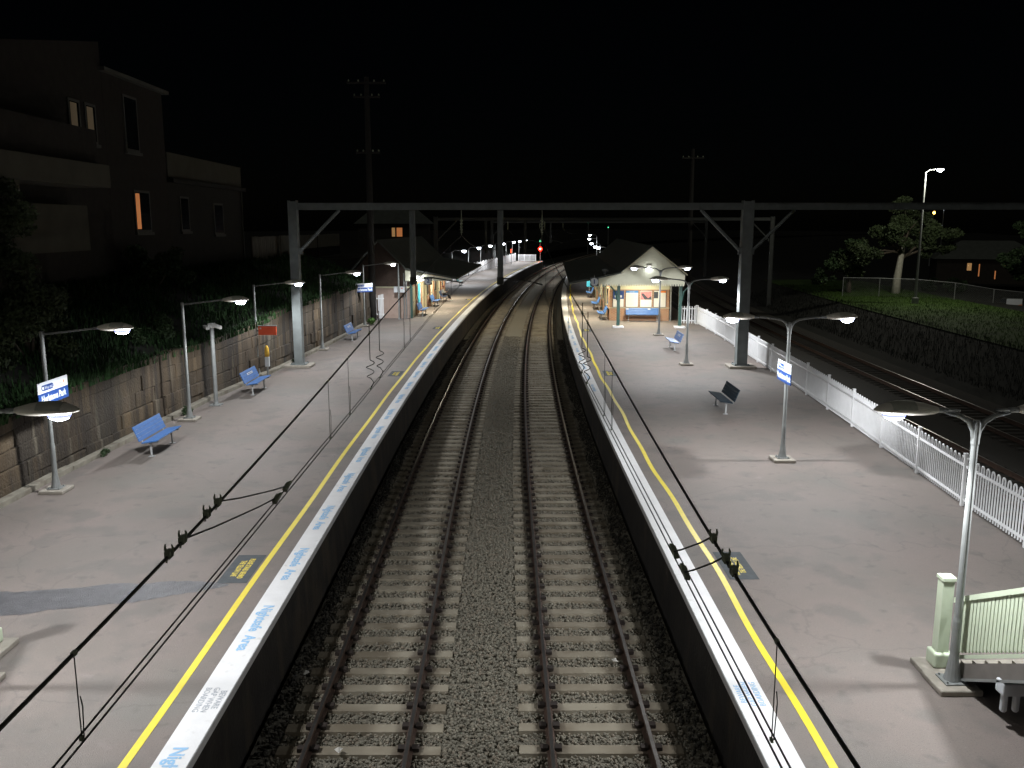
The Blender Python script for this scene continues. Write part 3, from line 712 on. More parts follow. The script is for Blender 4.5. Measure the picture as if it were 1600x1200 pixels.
# ------------------------------------------------------------------ benches
def make_bench(length=1.9, m=None):
    m = m or M['bench_blue']
    t = thing('bench', 'x', 'bench', group='blue platform benches'); L2 = length / 2
    mb = MB()                                                     # faces +X, length along Y
    for k in range(4):
        x = .02 + .112 * k; mb.obox((x + .05, 0, .43 + .018 * k), (.053, 0, .0085), (0, L2, 0), (-.003, 0, .016))
    mb.build('seat', m, t, bevel=.006)
    mb = MB()
    for k in range(4):
        q = .06 + .115 * k; mb.obox((-.03 - q * .38, 0, .46 + q * .92), (-.0205, 0, .0497), (0, L2, 0), (.0155, 0, .0065))
    mb.build('backrest', m, t, bevel=.006)
    for sgn in (-1, 1):
        y = sgn * (L2 - .18); mb = MB()
        mb.tube([(.22, y, 0), (.20, y, .40)], .03, 8); mb.obox((.2, y, .405), (.24, 0, .02), (0, .025, 0), (0, 0, .018)); mb.tube([(-.02, y, .42), (-.2, y, .86)], .02, 6)
        mb.box(.14, .30, y - .06, y + .06, 0, .012); mb.build('leg', M['bench_leg'], t)
    return t
b0 = make_bench()
BL = [(25.1, -10.35, 0, 'blue slatted bench against the sandstone wall, nearest on the left platform'), (34.2, -10.15, 0, 'blue bench with a white name plate below the red sign on the left'),
      (50.3, -9.45, 0, 'blue bench by the wall just before the left station building'), (64.2, -7.25, 0, 'blue bench under the left awning beside the cyan panel'),
      (71.5, -7.3, 0, 'empty bench under the left awning next to the seated reader'), (76.4, -7.2, 0, 'bench under the left awning on which the reader sits'),
      (30.8, 7.85, math.pi, 'bench standing alone in the dim patch of the right platform'), (46.7, 8.75, math.pi, 'blue bench with white plate between two twin arm lamps on the right'),
      (62.0, 6.0, math.pi, 'bench along the track side wall of the right building nearest the posters'), (69.9, 5.95, math.pi, 'middle bench along the track side of the right building'),
      (81.2, 5.9, math.pi, 'farthest bench along the track side of the right building')]
bobj = []
for i, (s, o, tr, lab) in enumerate(BL): bobj.append(place(b0, i == 0, lab, s, o, 0, tr))
M['bench_dark'] = mat('dark_bench_paint', (.028, .045, .062), .8, .3, 7., spec=.1)  # this one bench is darker and duller than the others
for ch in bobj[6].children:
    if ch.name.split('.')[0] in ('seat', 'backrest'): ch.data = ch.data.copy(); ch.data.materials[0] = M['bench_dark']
bobj[6]['label'] = 'dark bench standing alone in the dim patch of the right platform'
bt = make_bench(1.5, M['teal']); bt['group'] = 'teal benches'; place(bt, True, 'small teal seat against the white fence past the left awning', 96.5, -8.3)
for i in (1, 7, 2):
    mb = MB(); q = .3; mb.obox((-.03 - q * .38 + .022, .05, .46 + q * .92), (-.0165, 0, .04), (0, .34, 0), (.003, 0, .0012))
    p = mb.build('name_plate', M['sign_white'], bobj[i])
    nrm = Vector((.92, 0, .38)); text_part('plate_lettering', 'Hurlstone Park', .075, M['sign_blue'], p, frame_mtx(Vector((-.03 - q * .38 + .0265, .05, .46 + q * .92 + .002)), (0, 1, 0), (-.38, 0, .92)), extr=.0008)
# ------------------------------------------------------------------ signs on lamp poles
def name_board(label, s, o, side, w=1.42, z0=2.24):
    t = at('station_sign', label, 'sign', s, o, 0, 0 if side > 0 else math.pi)      # faces +X local
    MB().box(.06, .085, -w / 2, w / 2, z0 + .30, z0 + .56).build('upper_panel', M['sign_white'], t, bevel=.004)
    MB().box(.06, .085, -w / 2, w / 2, z0, z0 + .298).build('name_panel', M['sign_blue'], t, bevel=.004)
    mb = MB()
    for z in (z0 + .12, z0 + .43): mb.box(-.06, .058, -.07, .07, z - .02, z + .02)
    mb.build('bracket', M['galv'], t)
    text_part('name_lettering', 'Hurlstone Park', .235, M['sign_white'], t, frame_mtx((.088, 0, z0 + .15), (0, 1, 0), (0, 0, 1)), xs=.80, bold=.006)
    mb = MB(); pts = []
    hw, r = .28, .07
    for a in range(9): q = math.pi / 2 + math.pi * a / 8; pts.append((-.27 - hw + r + r * math.cos(q), z0 + .42 + r * math.sin(q)))
    for a in range(9): q = -math.pi / 2 + math.pi * a / 8; pts.append((-.27 + hw - r + r * math.cos(q), z0 + .42 + r * math.sin(q)))
    mb.extr(pts, .0855, .088, 'yz'); mb.build('exit_pill', M['sign_blue'], t)
    MB().box(.0885, .0895, -.52, -.44, z0 + .385, z0 + .455).build('exit_symbol', M['sign_white'], t)
    text_part('exit_lettering', 'Way out', .115, M['sign_white'], t, frame_mtx((.0895, -.22, z0 + .42), (0, 1, 0), (0, 0, 1)), xs=.9)
    text_part('small_lettering', 'Trains', .06, M['grey_text'], t, frame_mtx((.0865, .36, z0 + .42), (0, 1, 0), (0, 0, 1)))
    MB().box(.0855, .0875, .5, .54, z0 + .39, z0 + .46).build('orange_mark', M['orange'], t)
    return t
name_board('blue and white station name board on the near left lamp pole above the sandstone wall', 21.15, -11.15, 1)
name_board('blue and white station name board on the lamp pole before the white fence', 23.8, 7.74, -1, 1.2)
t = name_board('small blue and white name board on the pole beside the timber power pole', 56.7, -9.92, 1, 1.2)
t.rotation_euler.z -= .9
# red sign, help post, camera pole, utility pole
t = at('red_sign', 'plain red sign box fixed beside a lamp pole above the sandstone wall', 'sign', 37.7, -11.0, 0)
MB().box(.12, .90, -.05, .0, 1.82, 2.2).build('panel', M['red'], t, bevel=.006)
MB().box(.08, .92, -.06, .01, 2.2, 2.235).build('top_trim', M['galv'], t)
MB().box(-.06, .13, -.03, -.0, 1.95, 2.05).build('bracket', M['galv'], t)
MB().box(.19, .25, -.054, -.0505, 2.08, 2.14).build('white_mark', M['sign_white'], t)
t = at('help_post', 'thin post with white box and yellow domed top beside the red sign', 'help post', 37.3, -10.45)
MB().lathe([(.04, 0), (.035, 1.0)], 8).build('post', M['galv'], t)
MB().box(-.09, .09, -.07, .07, .5, .92).build('panel_box', M['sign_white'], t, bevel=.01)
MB().lathe([(.12, .93), (.13, 1.1), (.11, 1.3), (.05, 1.4), (.01, 1.42)], 12, sx=.8, sy=.6).build('yellow_dome', M['yellow_box'], t, smooth=True)
t = at('camera_pole', 'grey pole with a white security camera box on top beside the sandstone wall', 'camera pole', 31.5, -10.7)
MB().box(-.2, .2, -.2, .2, 0, .04).build('base_plate', M['galv'], t)
MB().lathe([(.1, .04), (.075, .15), (.07, 2.85)], 12).build('pole', M['galv'], t)
h = MB().box(-.11, .11, -.13, .13, 2.85, 3.02).build('camera_mount', M['cam'], t, bevel=.03)
MB().obox((.2, -.1, 2.93), (.19, -.05, -.05), (.02, .07, 0), (.0, 0, .06)).build('camera', M['cam'], t, bevel=.015)
MB().obox((-.15, -.12, 2.88), (.09, -.1, -.03), (.05, .05, 0), (.0, 0, .05)).build('camera', M['cam'], t, bevel=.015)
t = at('utility_pole', 'slim grey pole with white notice boxes in front of the left building end wall', 'pole', 61.0, -8.35)
MB().lathe([(.09, 0), (.06, .2), (.055, 3.9)], 10).build('pole', M['galv'], t)
MB().box(-.32, -.06, -.12, .0, 1.9, 2.3).build('notice_box', M['sign_white'], t, bevel=.01)
MB().box(.1, .42, -.12, .0, 1.9, 2.3).build('notice_box', M['sign_white'], t, bevel=.01)
MB().box(.2, .3, -.124, -.121, 2.15, 2.22).build('red_mark', M['red'], t)
# ------------------------------------------------------------------ gantry and wires
def gantry(label, s, xl, xr, mid, zb, zfoot_r, braces=True, drops=(), th=.15, gm=None):
    gm = gm or M['gantry']
    t = at('gantry', label, 'gantry', s, 0)
    mb = MB(); mb.box(xl, xr, -th, th, zb - .13, zb + .13); mb.box(xl, xr, -th - .04, th + .04, zb + .13, zb + .15); mb.box(xl, xr, -th - .04, th + .04, zb - .15, zb - .13)
    q = xl + 1.
    while q < xr: mb.box(q - .012, q + .012, -th - .035, -th, zb - .129, zb + .129); q += 2.9
    pass; mb.build('beam', gm, t)
    for x, zf in ([(xl + .1, 0.), (mid, 0.), (xr - .1, zfoot_r)] if mid else [(xl + .1, 0.), (xr - .1, zfoot_r)]):
        mb = MB(); w = .24 if x == mid else .195
        mb.box(x - w, x - w + .03, -w, w, zf, zb + .26); mb.box(x + w - .03, x + w, -w, w, zf, zb + .26); mb.box(x - w + .03, x + w - .03, -w * .85, w * .85, zf, zb + .22)
        mb.build('column', gm, t)
        if zf == 0:
            MB().box(x - .62, x + .62, -.5, .5, 0, .12).build('footing', M['concrete'], t, bevel=.02)
            mb = MB(); mb.box(x - .36, x + .36, -.36, .36, .121, .16)
            for a in (-.3, .3):
                for b in (-.3, .3): mb.lathe([(.03, 0), (.03, .06)], 6, (x + a, b, .16))
            mb.build('base_plate', gm, t)
        if braces:
            for d in (-1, 1):
                if x + d * 2.2 < xl or x + d * 2.2 > xr: continue
                mb = MB(); mb.tube([(x + d * .2, 0, zb - 2.05), (x + d * 2.1, 0, zb - .16)], .075, 8); mb.obox((x + d * .25, 0, zb - 2.0), (.1, 0, 0), (0, .12, 0), (0, 0, .14)); mb.build('brace', gm, t)
    for x, zd in drops:
        mb = MB(); mb.lathe([(.135, 0), (.135, zb - .18 - zd)], 12, (x, 0, zd)); mb.build('drop_post', gm, t)
        mb = MB(); mb.lathe([(.16, 0), (.16, .34)], 12, (x, 0, zd - .22)); mb.build('drop_post_shoe', M['cable'], t)
    return t
GZ = 7.34
gt = gantry('near steel gantry spanning both platforms and the goods tracks', 40.35, -9.95, 25.5, 10.68, GZ, -1.5, True, [(-4.45, 4.05), (-.46, 4.05)])
gantry('second steel gantry farther along the curve behind the station buildings', 88, -9.5, 23.6, None, 7.1, -1.5, True, [(-4.4, 4.0), (-.5, 4.0)], gm=M['gantry_dim'])
gantry('third and faintest steel gantry near the far end of the left platform', 140, -9.9, 23.6, None, 7.0, -1.5, True, [(-4.4, 4.0), (-.5, 4.0)], gm=M['gantry_dim'])
def z_cat(s):
    if s < 40.35: return 6.5 - float(np.interp(s, [-20, 3.9, 6.5, 10.8, 15, 20.8, 26.5, 33, 40.35], [1.9, 2.2, 2.13, 1.92, 1.68, 1.4, 1.14, .82, .45]))
    for a, b in ((40.35, 88), (88, 140), (140, 200)):
        if s <= b: u = (s - a) / (b - a); return 6.05 - 4 * 1.1 * u * (1 - u)
    return 6.05
def overhead(label, c, t_contact, clampset, jump, feeders, thin):
    t = thing('overhead_wire', label, 'overhead wire')
    zc = 6.5 - t_contact
    # staggered smoothing of the catenary
    ss = srange(-10, 40.35, .5); zs = [z_cat(s) for s in ss]
    zs = list(np.convolve(np.pad(zs, 6, mode='edge'), np.ones(13) / 13, 'valid')); zs[-1] = z_cat(40.35)
    zf = lambda s: float(np.interp(s, ss, zs)) if s < 40.35 else z_cat(s)
    mb = MB(); mb.tube([tp(s, c, zf(s)) for s in ss], 0.0112, 8); mb.tube([tp(s, c, zf(s)) for s in srange(40.35, 200, 2)], .012, 6)
    mb.build('catenary_cable', M['cable'], t, smooth=True)
    for d in (-.022, .022):
        mb = MB(); mb.tube([tp(s, c + d, zc) for s in srange(-10, 200, 2.)], .0065, 6); mb.build('contact_wire', M['cable'], t, smooth=True)
    def clamp(p, sz, prongs):
        mb = MB(); mb.obox(p, (sz * .55, 0, 0), (0, sz * 1.15, 0), (0, 0, sz * .75)); mb.lathe([(sz * .7, -sz * .4), (sz * .8, 0), (sz * .7, sz * .4)], 8, p)
        if prongs:
            for e in (-1, 1): mb.tube([p + Vector((e * sz * .4, 0, 0)), p + Vector((e * sz * .75, sz * .1, sz * 1.2)), p + Vector((e * sz * .6, sz * .1, sz * 2.0))], [sz * .38, sz * .26, sz * .14], 6)
            mb.tube([p + Vector((0, -sz * .5, -sz * .4)), p + Vector((sz * .1, -sz * 1.8, -sz * 1.1))], sz * .2, 6)
        mb.build('clamp', M['clamp'], t, bevel=sz * .12)
    for s in clampset: clamp(tp(s, c, zf(s) + .01), .034, True)
    for s0, s1 in jump:
        a = tp(s0, c, zf(s0)); b = tp(s1, c - .02, zc + .03); m_ = a.lerp(b, .5) - Vector((0, 0, .012))
        MB().tube([a, a.lerp(m_, .5) - Vector((0, 0, .006)), m_, m_.lerp(b, .5) - Vector((0, 0, .005)), b], .007, 6).build('jumper_cable', M['cable'], t, smooth=True)
        p = tp(s1, c - .01, zc + .025); mb = MB(); mb.obox(p, (.022, 0, 0), (0, .085, .01), (0, 0, .02)); mb.obox(p + Vector((0, .12, 0)), (.016, 0, 0), (0, .05, 0), (0, 0, .015)); mb.build('wire_clip', M['clamp'], t, bevel=.006)
    for s in feeders:
        zt = zf(s); pts = [tp(s, c, zt), tp(s, c, zc + .48)]
        pts = [tp(s, c, zt + .2)] + pts
        for k in range(17):
            u = k / 16; pts.append(tp(s + .05 * math.cos(u * 12.5), c + .075 * math.sin(u * 12.5) * (1 - .3 * u), zc + .46 - .3 * u))
        pts += [tp(s, c + .05, zc + .1), tp(s, c, zc)]
        MB().tube(pts, .0075, 6).build('feeder_dropper', M['cable'], t, smooth=True); clamp(tp(s, c, zt), .028, False); clamp(tp(s, c, zc), .024, False)
    for s in thin:
        a, b = tp(s, c, zf(s)), tp(s, c, zc); mb = MB(); mb.tube([a, a.lerp(b, .55)], .0035, 5); mb.tube([a.lerp(b, .55), b], .0035, 5); mb.tube([a.lerp(b, .5) + Vector((.012, 0, 0)), a.lerp(b, .62) + Vector((.02, 0, 0)), b + Vector((.012, 0, 0))], .0035, 5); mb.build('dropper', M['cable'], t)
        clamp(a, .018, False); clamp(b, .014, False)
    for s, zb in ((40.35, GZ), (88, 7.1), (140, 7.)):
        a = tp(s, c, zf(s)); b = tp(s, c, zb - .18); prof = [(.02, 0), (.02, .1)]
        for k in range(5): prof += [(.075, .14 + k * .13), (.03, .19 + k * .13)]
        prof += [(.02, .8), (.02, b.z - a.z)]
        MB().lathe(prof, 10, a).build('insulator', M['clamp'], t)
        x0 = tp(s, c - 2.05 if c < 0 else c - 1.75, 4.1); MB().tube([x0, x0.lerp(tp(s, c, zc), .35) + Vector((0, 0, .12)), tp(s, c + .05, zc + .05)], .03, 8).build('registration_arm', M['cable'], t)
overhead('left overhead line with clamps and jumpers sagging across the left platform view', CL, 2.64, [5.5, 5.75, 6.25, 6.5], [(5.8, 8.2), (6.56, 8.6)], [14.2, 15.3], [4.2, 10.8, 12.2, 19., 20.2, 27., 34.])
overhead('right overhead line whose cable crosses the right yellow line', CR, 2.73, [5.75, 5.4, 5.2], [(5.8, 7.0), (5.45, 6.55)], [15.2, 16.3], [4.3, 11.6, 12.5, 20., 27., 34.])
# ------------------------------------------------------------------ white fences
def hoop_bay(w=2.75, h=1.16, hoops=True, r=.0195):
    mb = MB(); n = int(w / .112)
    n -= n % 2
    for i in range(n):
        x = .075 + (w - .15) * i / (n - 1)
        mb.tube([(x, 0, .06), (x, 0, h - (.07 if hoops else 0))], r, 6)
    if hoops:
        st = (w - .15) / (n - 1)
        for i in range(0, n, 2):
            x = .075 + st * i; pts = [(x + st / 2 - st / 2 * math.cos(q), 0, h - .07 + .085 * math.sin(q)) for q in np.linspace(0, math.pi, 8)]; mb.tube(pts, r, 6, False)
    for z in (.17, h - .19): mb.box(.03, w - .03, -.018, .018, z - .03, z + .03)
    return mb
def poly_walk(pts, step):
    P = [Vector(p) for p in pts]; out = [P[0].copy()]; cur = P[0].copy(); i = 1
    while i < len(P):
        d = P[i] - cur
        if d.length >= step - 1e-6: cur = cur + d.normalized() * step; out.append(cur.copy())
        else:
            # step across the corner
            if i + 1 >= len(P): break
            i += 1
    return out
def fence(label, pts, bay, postmb, w, m):
    t = thing('picket_fence', label, 'fence'); walk = poly_walk(pts, w); pan = post = None
    for i, p in enumerate(walk):
        d = (walk[min(i + 1, len(walk) - 1)] - walk[max(0, i - 1)]); a = math.atan2(d.y, d.x)
        if post is None: post = postmb.build('post', m, t, bevel=.008); o = post
        else: o = post.copy(); COL.objects.link(o); o.parent = t
        o.location = p; o.rotation_euler = (0, 0, a)
        if i + 1 < len(walk):
            q = walk[i + 1] - p; a = math.atan2(q.y, q.x)
            if pan is None: pan = bay.build('panel', m, t); o = pan
            else: o = pan.copy(); COL.objects.link(o); o.parent = t
            o.location = p; o.rotation_euler = (0, 0, a)
    return walk
fo = [(6, 10.2), (17.03, 10.63), (21.47, 10.8), (24.34, 11.06), (27.1, 11.25), (29.7, 11.42), (34.15, 11.64), (39.9, 11.82), (44, 11.95), (51.4, 12.15), (56, 12.1), (60.2, 11.95)]
pm = MB().box(-.04, .04, -.04, .04, 0, 1.24); pm.extr([(-.05, -.05), (.05, -.05), (.05, .05), (-.05, .05)], 1.241, 1.27, 'xy')
wk = fence('long white hoop topped fence between the right platform and the goods tracks', [tp(s, o) for s, o in fo], hoop_bay(), pm, 2.75, M['fence_white'])
cn = wk[-1]
b2_ = MB()
for i in range(6): b2_.box(.06 + .17 * i, .13 + .17 * i, -.012, .012, .05, 1.2)
for z in (.2, 1.0): b2_.box(0, 1.02, .013, .05, z, z + .07)
fence('short white picket fence joining the long fence to the right building', [cn + Vector((-.1, .05, 0)), cn + Vector((-1.35, .25, 0))], b2_, pm, 1.05, M['fence_white'])
# solid looking white fence along far left platform
fb = MB(); 
for i in range(24): fb.box(.01 + .105 * i, .01 + .105 * i + .085, -.012, .012, .06, 1.38)
for z in (.25, 1.1): fb.box(0, 2.5, .013, .05, z, z + .08)
pm2 = MB().box(-.06, .06, -.06, .06, 0, 1.5)
fence('tall white paling fence along the far half of the left platform', [tp(s, o) for s, o in ((83, -10.3), (113, -9.9), (131, -9.3), (162.3, -8.9))], fb, pm2, 2.5, M['fence_white'])
eb = MB()
for i in range(9): eb.box(.05 + .115 * i, .05 + .115 * i + .05, -.012, .012, .1, 1.15)
for z in (.14, 1.15): eb.box(0, 1.08, -.02, .02, z - .04, z + .04)
fence('white railing across the far end of the left platform', [tp(162.4, -8.4), tp(162.4, -4.2)], eb, MB().box(-.04, .04, -.04, .04, 0, 1.25), 1.08, M['fence_white'])
wg = MB()
for i in range(9):
    if i == 4: continue
    wg.box(.1 * i, .1 * i + .075, -.012, .012, .05, 1.72 + .04 * math.sin(i))
for z in (.3, 1.4): wg.box(0, .9, .013, .05, z, z + .09)
t = at('white_gate', 'white paling gate behind the timber pole beside the left building', 'gate', 61.2, -10.35); wg.build('palings', M['fence_white'], t)
# ------------------------------------------------------------------ right station building
def tube_light(label, s, o, z, power, col=(1., .90, .68)):
    t = at('ceiling_light', label, 'light', s, o, z, 0, 'fluorescent lights under the awnings')
    MB().box(-.08, .08, -.65, .65, .0, .06).build('fitting', M['housing'], t)
    MB().tube([(0, -.6, -.025), (0, .6, -.025)], .02, 8).build('tube', M['tube'], t)
    l = bpy.data.lights.new('tube_glow', 'AREA'); l.shape = 'RECTANGLE'; l.size = .12; l.size_y = 1.2; l.energy = power; l.color = col
    ob = bpy.data.objects.new('tube_glow', l); COL.objects.link(ob); ob.parent = t; ob.location = (0, 0, -.06)
M['tube'] = emit('fluorescent_tube', (1., .9, .7), 12.)
RB = at('station_building', 'right platform brick station building with cream gable and dark roof', 'building', 56.6, 0); RB.rotation_euler.z = -.052
D = 31.
MB().extr([(6.62, 3.56), (8.6, 5.22), (10.85, 3.4), (10.85, 3.32), (8.6, 5.12), (6.62, 3.46)], -.12, D).build('roof', M['roof'], RB)
MB().extr([(3.36, 2.80), (3.36, 2.92), (5.2, 3.24), (6.74, 3.58), (6.74, 3.5), (5.2, 3.16)], -.12, D).build('awning', M['roof'], RB)
mb = MB(); mb.extr([(3.42, 2.775), (5.2, 3.12), (6.7, 3.43), (6.7, 3.41), (5.2, 3.1), (3.42, 2.755)], .12, D - .1); mb.box(6.71, 10.6, .12, D - .2, 3.29, 3.31)
mb.build('soffit', M['ceiling'], RB)
gable = [(4.95, 2.80), (10.72, 2.80), (10.72, 3.40), (8.6, 5.10), (6.70, 3.47), (5.2, 3.15), (4.95, 3.1)]
gb = MB().extr(gable, 0., .05).build('gable_boards', M['board'], RB)
mb = MB()
x = 4.97
while x < 10.66:
    top = float(np.interp(x + .06, [4.95, 5.2, 6.7, 8.6, 10.72], [3.08, 3.13, 3.44, 5.05, 3.36])); e = random.uniform(0, .004)
    mb.extr([(x, 2.72), (x + .06, 2.66), (x + .12, 2.72), (x + .12, top), (x, top)], -.022 - e, -.001)
    x += .16
mb.build('gable_battens', M['board'], gb)
mb = MB(); mb.extr([(8.6, 5.17), (10.86, 3.45), (10.86, 3.34), (8.6, 5.06)], -.16, -.121); mb.extr([(8.6, 5.17), (6.68, 3.56), (6.68, 3.45), (8.6, 5.06)], -.165, -.126); mb.build('barge_board', M['cream'], RB)
for x in (6.55, 10.5):
    p = MB().box(x - .1, x + .1, .08, .28, .14, 3.28).build('post', M['green_post'], RB, bevel=.01)
    MB().box(x - .34, x + .34, -.16, .52, 0, .1).build('post_footing', M['white'], p, bevel=.01)
    d = -1 if x < 8 else 1
    MB().tube([(x + d * .1, .18, 1.75), (x + d * .2, .18, 2.3), (x + d * .75, .18, 2.9)], [.05, .05, .05], 8).build('bracket', M['green_post'], p)
WY = 4.35
MB().box(6.25, 10.35, WY, WY + .24, 0, 2.15).build('front_wall', M['brick'], RB)
MB().box(6.24, 10.36, WY + .02, WY + .22, 2.151, 3.28).build('cream_band', M['cream'], RB)
MB().box(6.25, 6.49, WY + .241, D - .5, 0, 3.28).build('track_side_wall', M['brick'], RB)
MB().box(10.11, 10.35, WY + .241, D - .5, 0, 3.28).build('rear_side_wall', M['brick'], RB)
MB().box(6.49, 10.1, D - .5, D - .3, 0, 3.28).build('end_wall', M['brick'], RB)
mb = MB(); mb.box(6.2, 10.4, WY - .03, WY - .002, 0.86, .9); mb.build('wall_moulding', M['cream'], RB)
for x0, x1 in ((10.36, 10.5),): MB().tube([(x1 - .05, WY - .1, 0), (x1 - .05, WY - .1, 3.25)], .06, 10).build('downpipe', M['galv'], RB)
# openings in the track-side wall
yy = WY + .9
k = 0
while yy < D - 2:
    w = 1.0 if k % 2 else 1.3
    if k % 2:
        d = MB().box(6.215, 6.249, yy, yy + w, 0.02, 2.1).build('door', M['green_post'], RB); MB().box(6.18, 6.214, yy + .86, yy + .92, 1.0, 1.12).build('handle', M['galv'], d)
        MB().box(6.20, 6.248, yy + w + .001, yy + w + .1, 0.0, 2.25).build('door_frame', M['cream'], d); MB().box(6.2, 6.248, yy - .1, yy - .001, 0.0, 2.25).build('door_frame', M['cream'], d)
    else:
        d = MB().box(6.205, 6.248, yy, yy + w, .95, 2.2).build('window', M['cream'], RB); MB().box(6.198, 6.204, yy + .08, yy + w - .08, 1.03, 2.12).build('pane', M['glass'], d)
    yy += w + 1.25; k += 1
# posters on the front wall
def poster(label, x0, x1, kind):
    t = thing('poster', label, 'poster', RB.matrix_world @ Vector((0, 0, 0)))
    t.location = RB.location; t.rotation_euler = RB.rotation_euler
    y = WY - .035; z0, z1 = .95, 2.06
    MB().box(x0 - .04, x1 + .04, y, y + .03, z0 - .04, z1 + .04).build('frame', M['steel_brown'], t)
    MB().box(x0, x1, y - .006, y - .001, z0, z1).build('sheet', M['paper'], t)
    def bar(a, b, c, d, m, nm, e=.0): MB().box(a, b, y - .010 - e, y - .0065 - e, c, d).build(nm, m, t)
    if kind == 0: bar(x0, x1, 1.5, z1, M['sign_blue'], 'printed_block'); bar(x0 + .1, x1 - .12, 1.6, 1.75, M['sign_white'], 'printed_bar', .004)
    if kind == 1:
        bar(x0, x1, 1.92, z1, M['sign_mid'], 'printed_header'); text_part('poster_lettering', 'Timetable', .1, M['sign_white'], t, frame_mtx(((x0 + x1) / 2, y - .012, 1.985), (1, 0, 0), (0, 0, 1)))
        for q in range(9): bar(x0 + .06, x1 - .06 - .1 * (q % 3), 1.78 - .085 * q, 1.795 - .085 * q, M['grey_text'], 'printed_line')
    if kind == 2:
        bar(x0 + .02, x1 - .02, 1.45, 2.03, M['pink'], 'printed_picture')
        MB().extr([(x0 + .05, 1.85), (x0 + .2, 1.9), (x1 - .25, 1.55), (x1 - .05, 1.7), (x1 - .02, 1.46), (x0 + .3, 1.46)], y - .014, y - .0105).build('printed_shape', M['dark_print'], t)
    if kind == 3: bar(x0 + .35, x1, 1.93, z1, M['orange'], 'printed_header'); bar(x0, x0 + .28, 1.55, 2.0, M['dark_print'], 'printed_block')
poster('white poster with a dark blue upper half left of the others', 6.5, 7.22, 0)
poster('white timetable poster with a light blue header above the wide bench', 7.38, 8.2, 1)
poster('poster with a pink and black picture above the wide bench', 8.36, 9.14, 2)
poster('white poster with an orange header nearest the downpipe', 9.3, 10.1, 3)
bw = make_bench(2.3); bw['label'] = 'wide blue bench under the row of posters'; loc = RB.matrix_basis @ Vector((8.52, WY - .32, 0)); bw.location = loc; bw.rotation_euler = (0, 0, -math.pi / 2 - .052)
bw['group'] = 'blue platform benches'
for k, (y, z) in enumerate(((-1.05, .82), (.45, .82), (-1.05, .46))):
    q = (z - .46) / .92; MB().obox(((-.03 - q * .38 + .025) if z > .5 else .44, y, z + (.0 if z > .5 else .035)), (-.012, 0, .03) if z > .5 else (.04, 0, 0), (0, .09, 0), (.003, 0, .001)).build('white_label', M['sign_white'], bw)
t = thing('floodlight', 'small bright floodlight on the cream gable behind the twin arm lamp', 'light', RB.location, RB.rotation_euler.z)
MB().box(8.3, 8.56, -.16, -.02, 3.86, 4.0).build('housing', M['housing'], t); MB().box(8.32, 8.54, -.15, -.03, 3.8, 3.859).build('lens', M['lens'], t)
bulb(t, (8.43, -.55, 3.70), 14.)
for i, (s, o) in enumerate(((62, 4.9), (70, 4.9), (80, 4.9))): tube_light('fluorescent light under the right awning, %s from the gable' % ['first', 'second', 'third'][i], s, o, 2.93, 250.)
tube_light('fluorescent light in the porch above the wide bench', 58.9, 8.4, 3.18, 250.)
def platform_number(label, num, s, o, z):
    t = at('platform_number_sign', label, 'sign', s, o, z)
    MB().box(-.27, .27, -.03, .03, -.27, .27).build('board', M['plate'], t, bevel=.01)
    MB().lathe([(.25, 0), (.25, .004)], 24).build('disc', M['sign_white'], t).rotation_euler = (math.pi / 2, 0, 0)
    t.children[-1].location = (0, -.031, 0)
    text_part('numeral', num, .38, M['sign_blue'], t, frame_mtx((0, -.037, 0), (1, 0, 0), (0, 0, 1)), bold=.012)
    MB().tube([(0, 0, .27), (0, 0, .4)], .02, 6).build('hanger', M['galv'], t)
platform_number('round white platform number 1 hanging under the right awning edge', '1', 56.2, 4.95, 2.98 - .02)
platform_number('round white platform number 2 hanging at the left awning edge', '2', 61.3, -6.32, 2.68)
t = at('cyan_panel', 'cyan panel on the far track side of the right building', 'panel', 82, 5.75); MB().box(-.25, .25, -.02, .02, .9, 2.2).build('sheet', M['cyan'], t); MB().box(-.03, .03, .021, .06, 0, 2.0).build('stand', M['galv'], t)
MB().tube([(7.4, -.2, 0), (7.4, -.2, .2)], .01)
t = thing('roof_vent', 'small grey cowl vent on the right awning roof', 'vent', RB.location, RB.rotation_euler.z); MB().lathe([(.12, 0), (.12, .2), (.24, .22), (.2, .36), (.02, .4)], 12, (5.75, 1.5, 3.32)).build('cowl', M['galv'], t)
# ------------------------------------------------------------------ left station building
LB = at('station_building', 'left platform station building with brown shingled end and dark roof', 'building', 61.6, 0); LB.rotation_euler.z = -.054
D2 = 21.
MB().extr([(-12.0, 3.22), (-9.9, 5.50), (-7.95, 3.60), (-7.95, 3.50), (-9.9, 5.39), (-12.0, 3.10)], -.15, D2).build('roof', M['roof'], LB)
MB().extr([(-4.3, 2.78), (-4.3, 2.90), (-8.05, 3.58), (-8.05, 3.48)], -.15, D2).build('awning', M['roof'], LB)
MB().extr([(-4.36, 2.76), (-8.0, 3.42), (-8.0, 3.40), (-4.36, 2.74)], .1, D2 - .1).build('soffit', M['ceiling'], LB)
gb = MB().extr([(-7.98, 2.72), (-4.7, 2.72), (-4.7, 2.80), (-7.98, 3.40)], -.05, 0.).build('valance', M['board'], LB)
mb = MB(); x = -7.96
while x < -4.8:
    mb.extr([(x, 2.68), (x + .05, 2.63), (x + .1, 2.68), (x + .1, float(np.interp(x + .05, [-7.98, -4.7], [3.38, 2.80]))), (x, float(np.interp(x + .05, [-7.98, -4.7], [3.38, 2.80])))], -.064, -.051); x += .112
mb.build('valance_battens', M['board'], gb)
MB().extr([(-11.85, 2.24), (-7.72, 2.24), (-7.72, 3.3), (-9.9, 5.35), (-11.85, 3.1)], .2, .4).build('shingled_gable', M['shingle'], LB)
MB().box(-11.8, -7.7, .22, .44, 0, 2.14).build('end_wall', M['render'], LB)
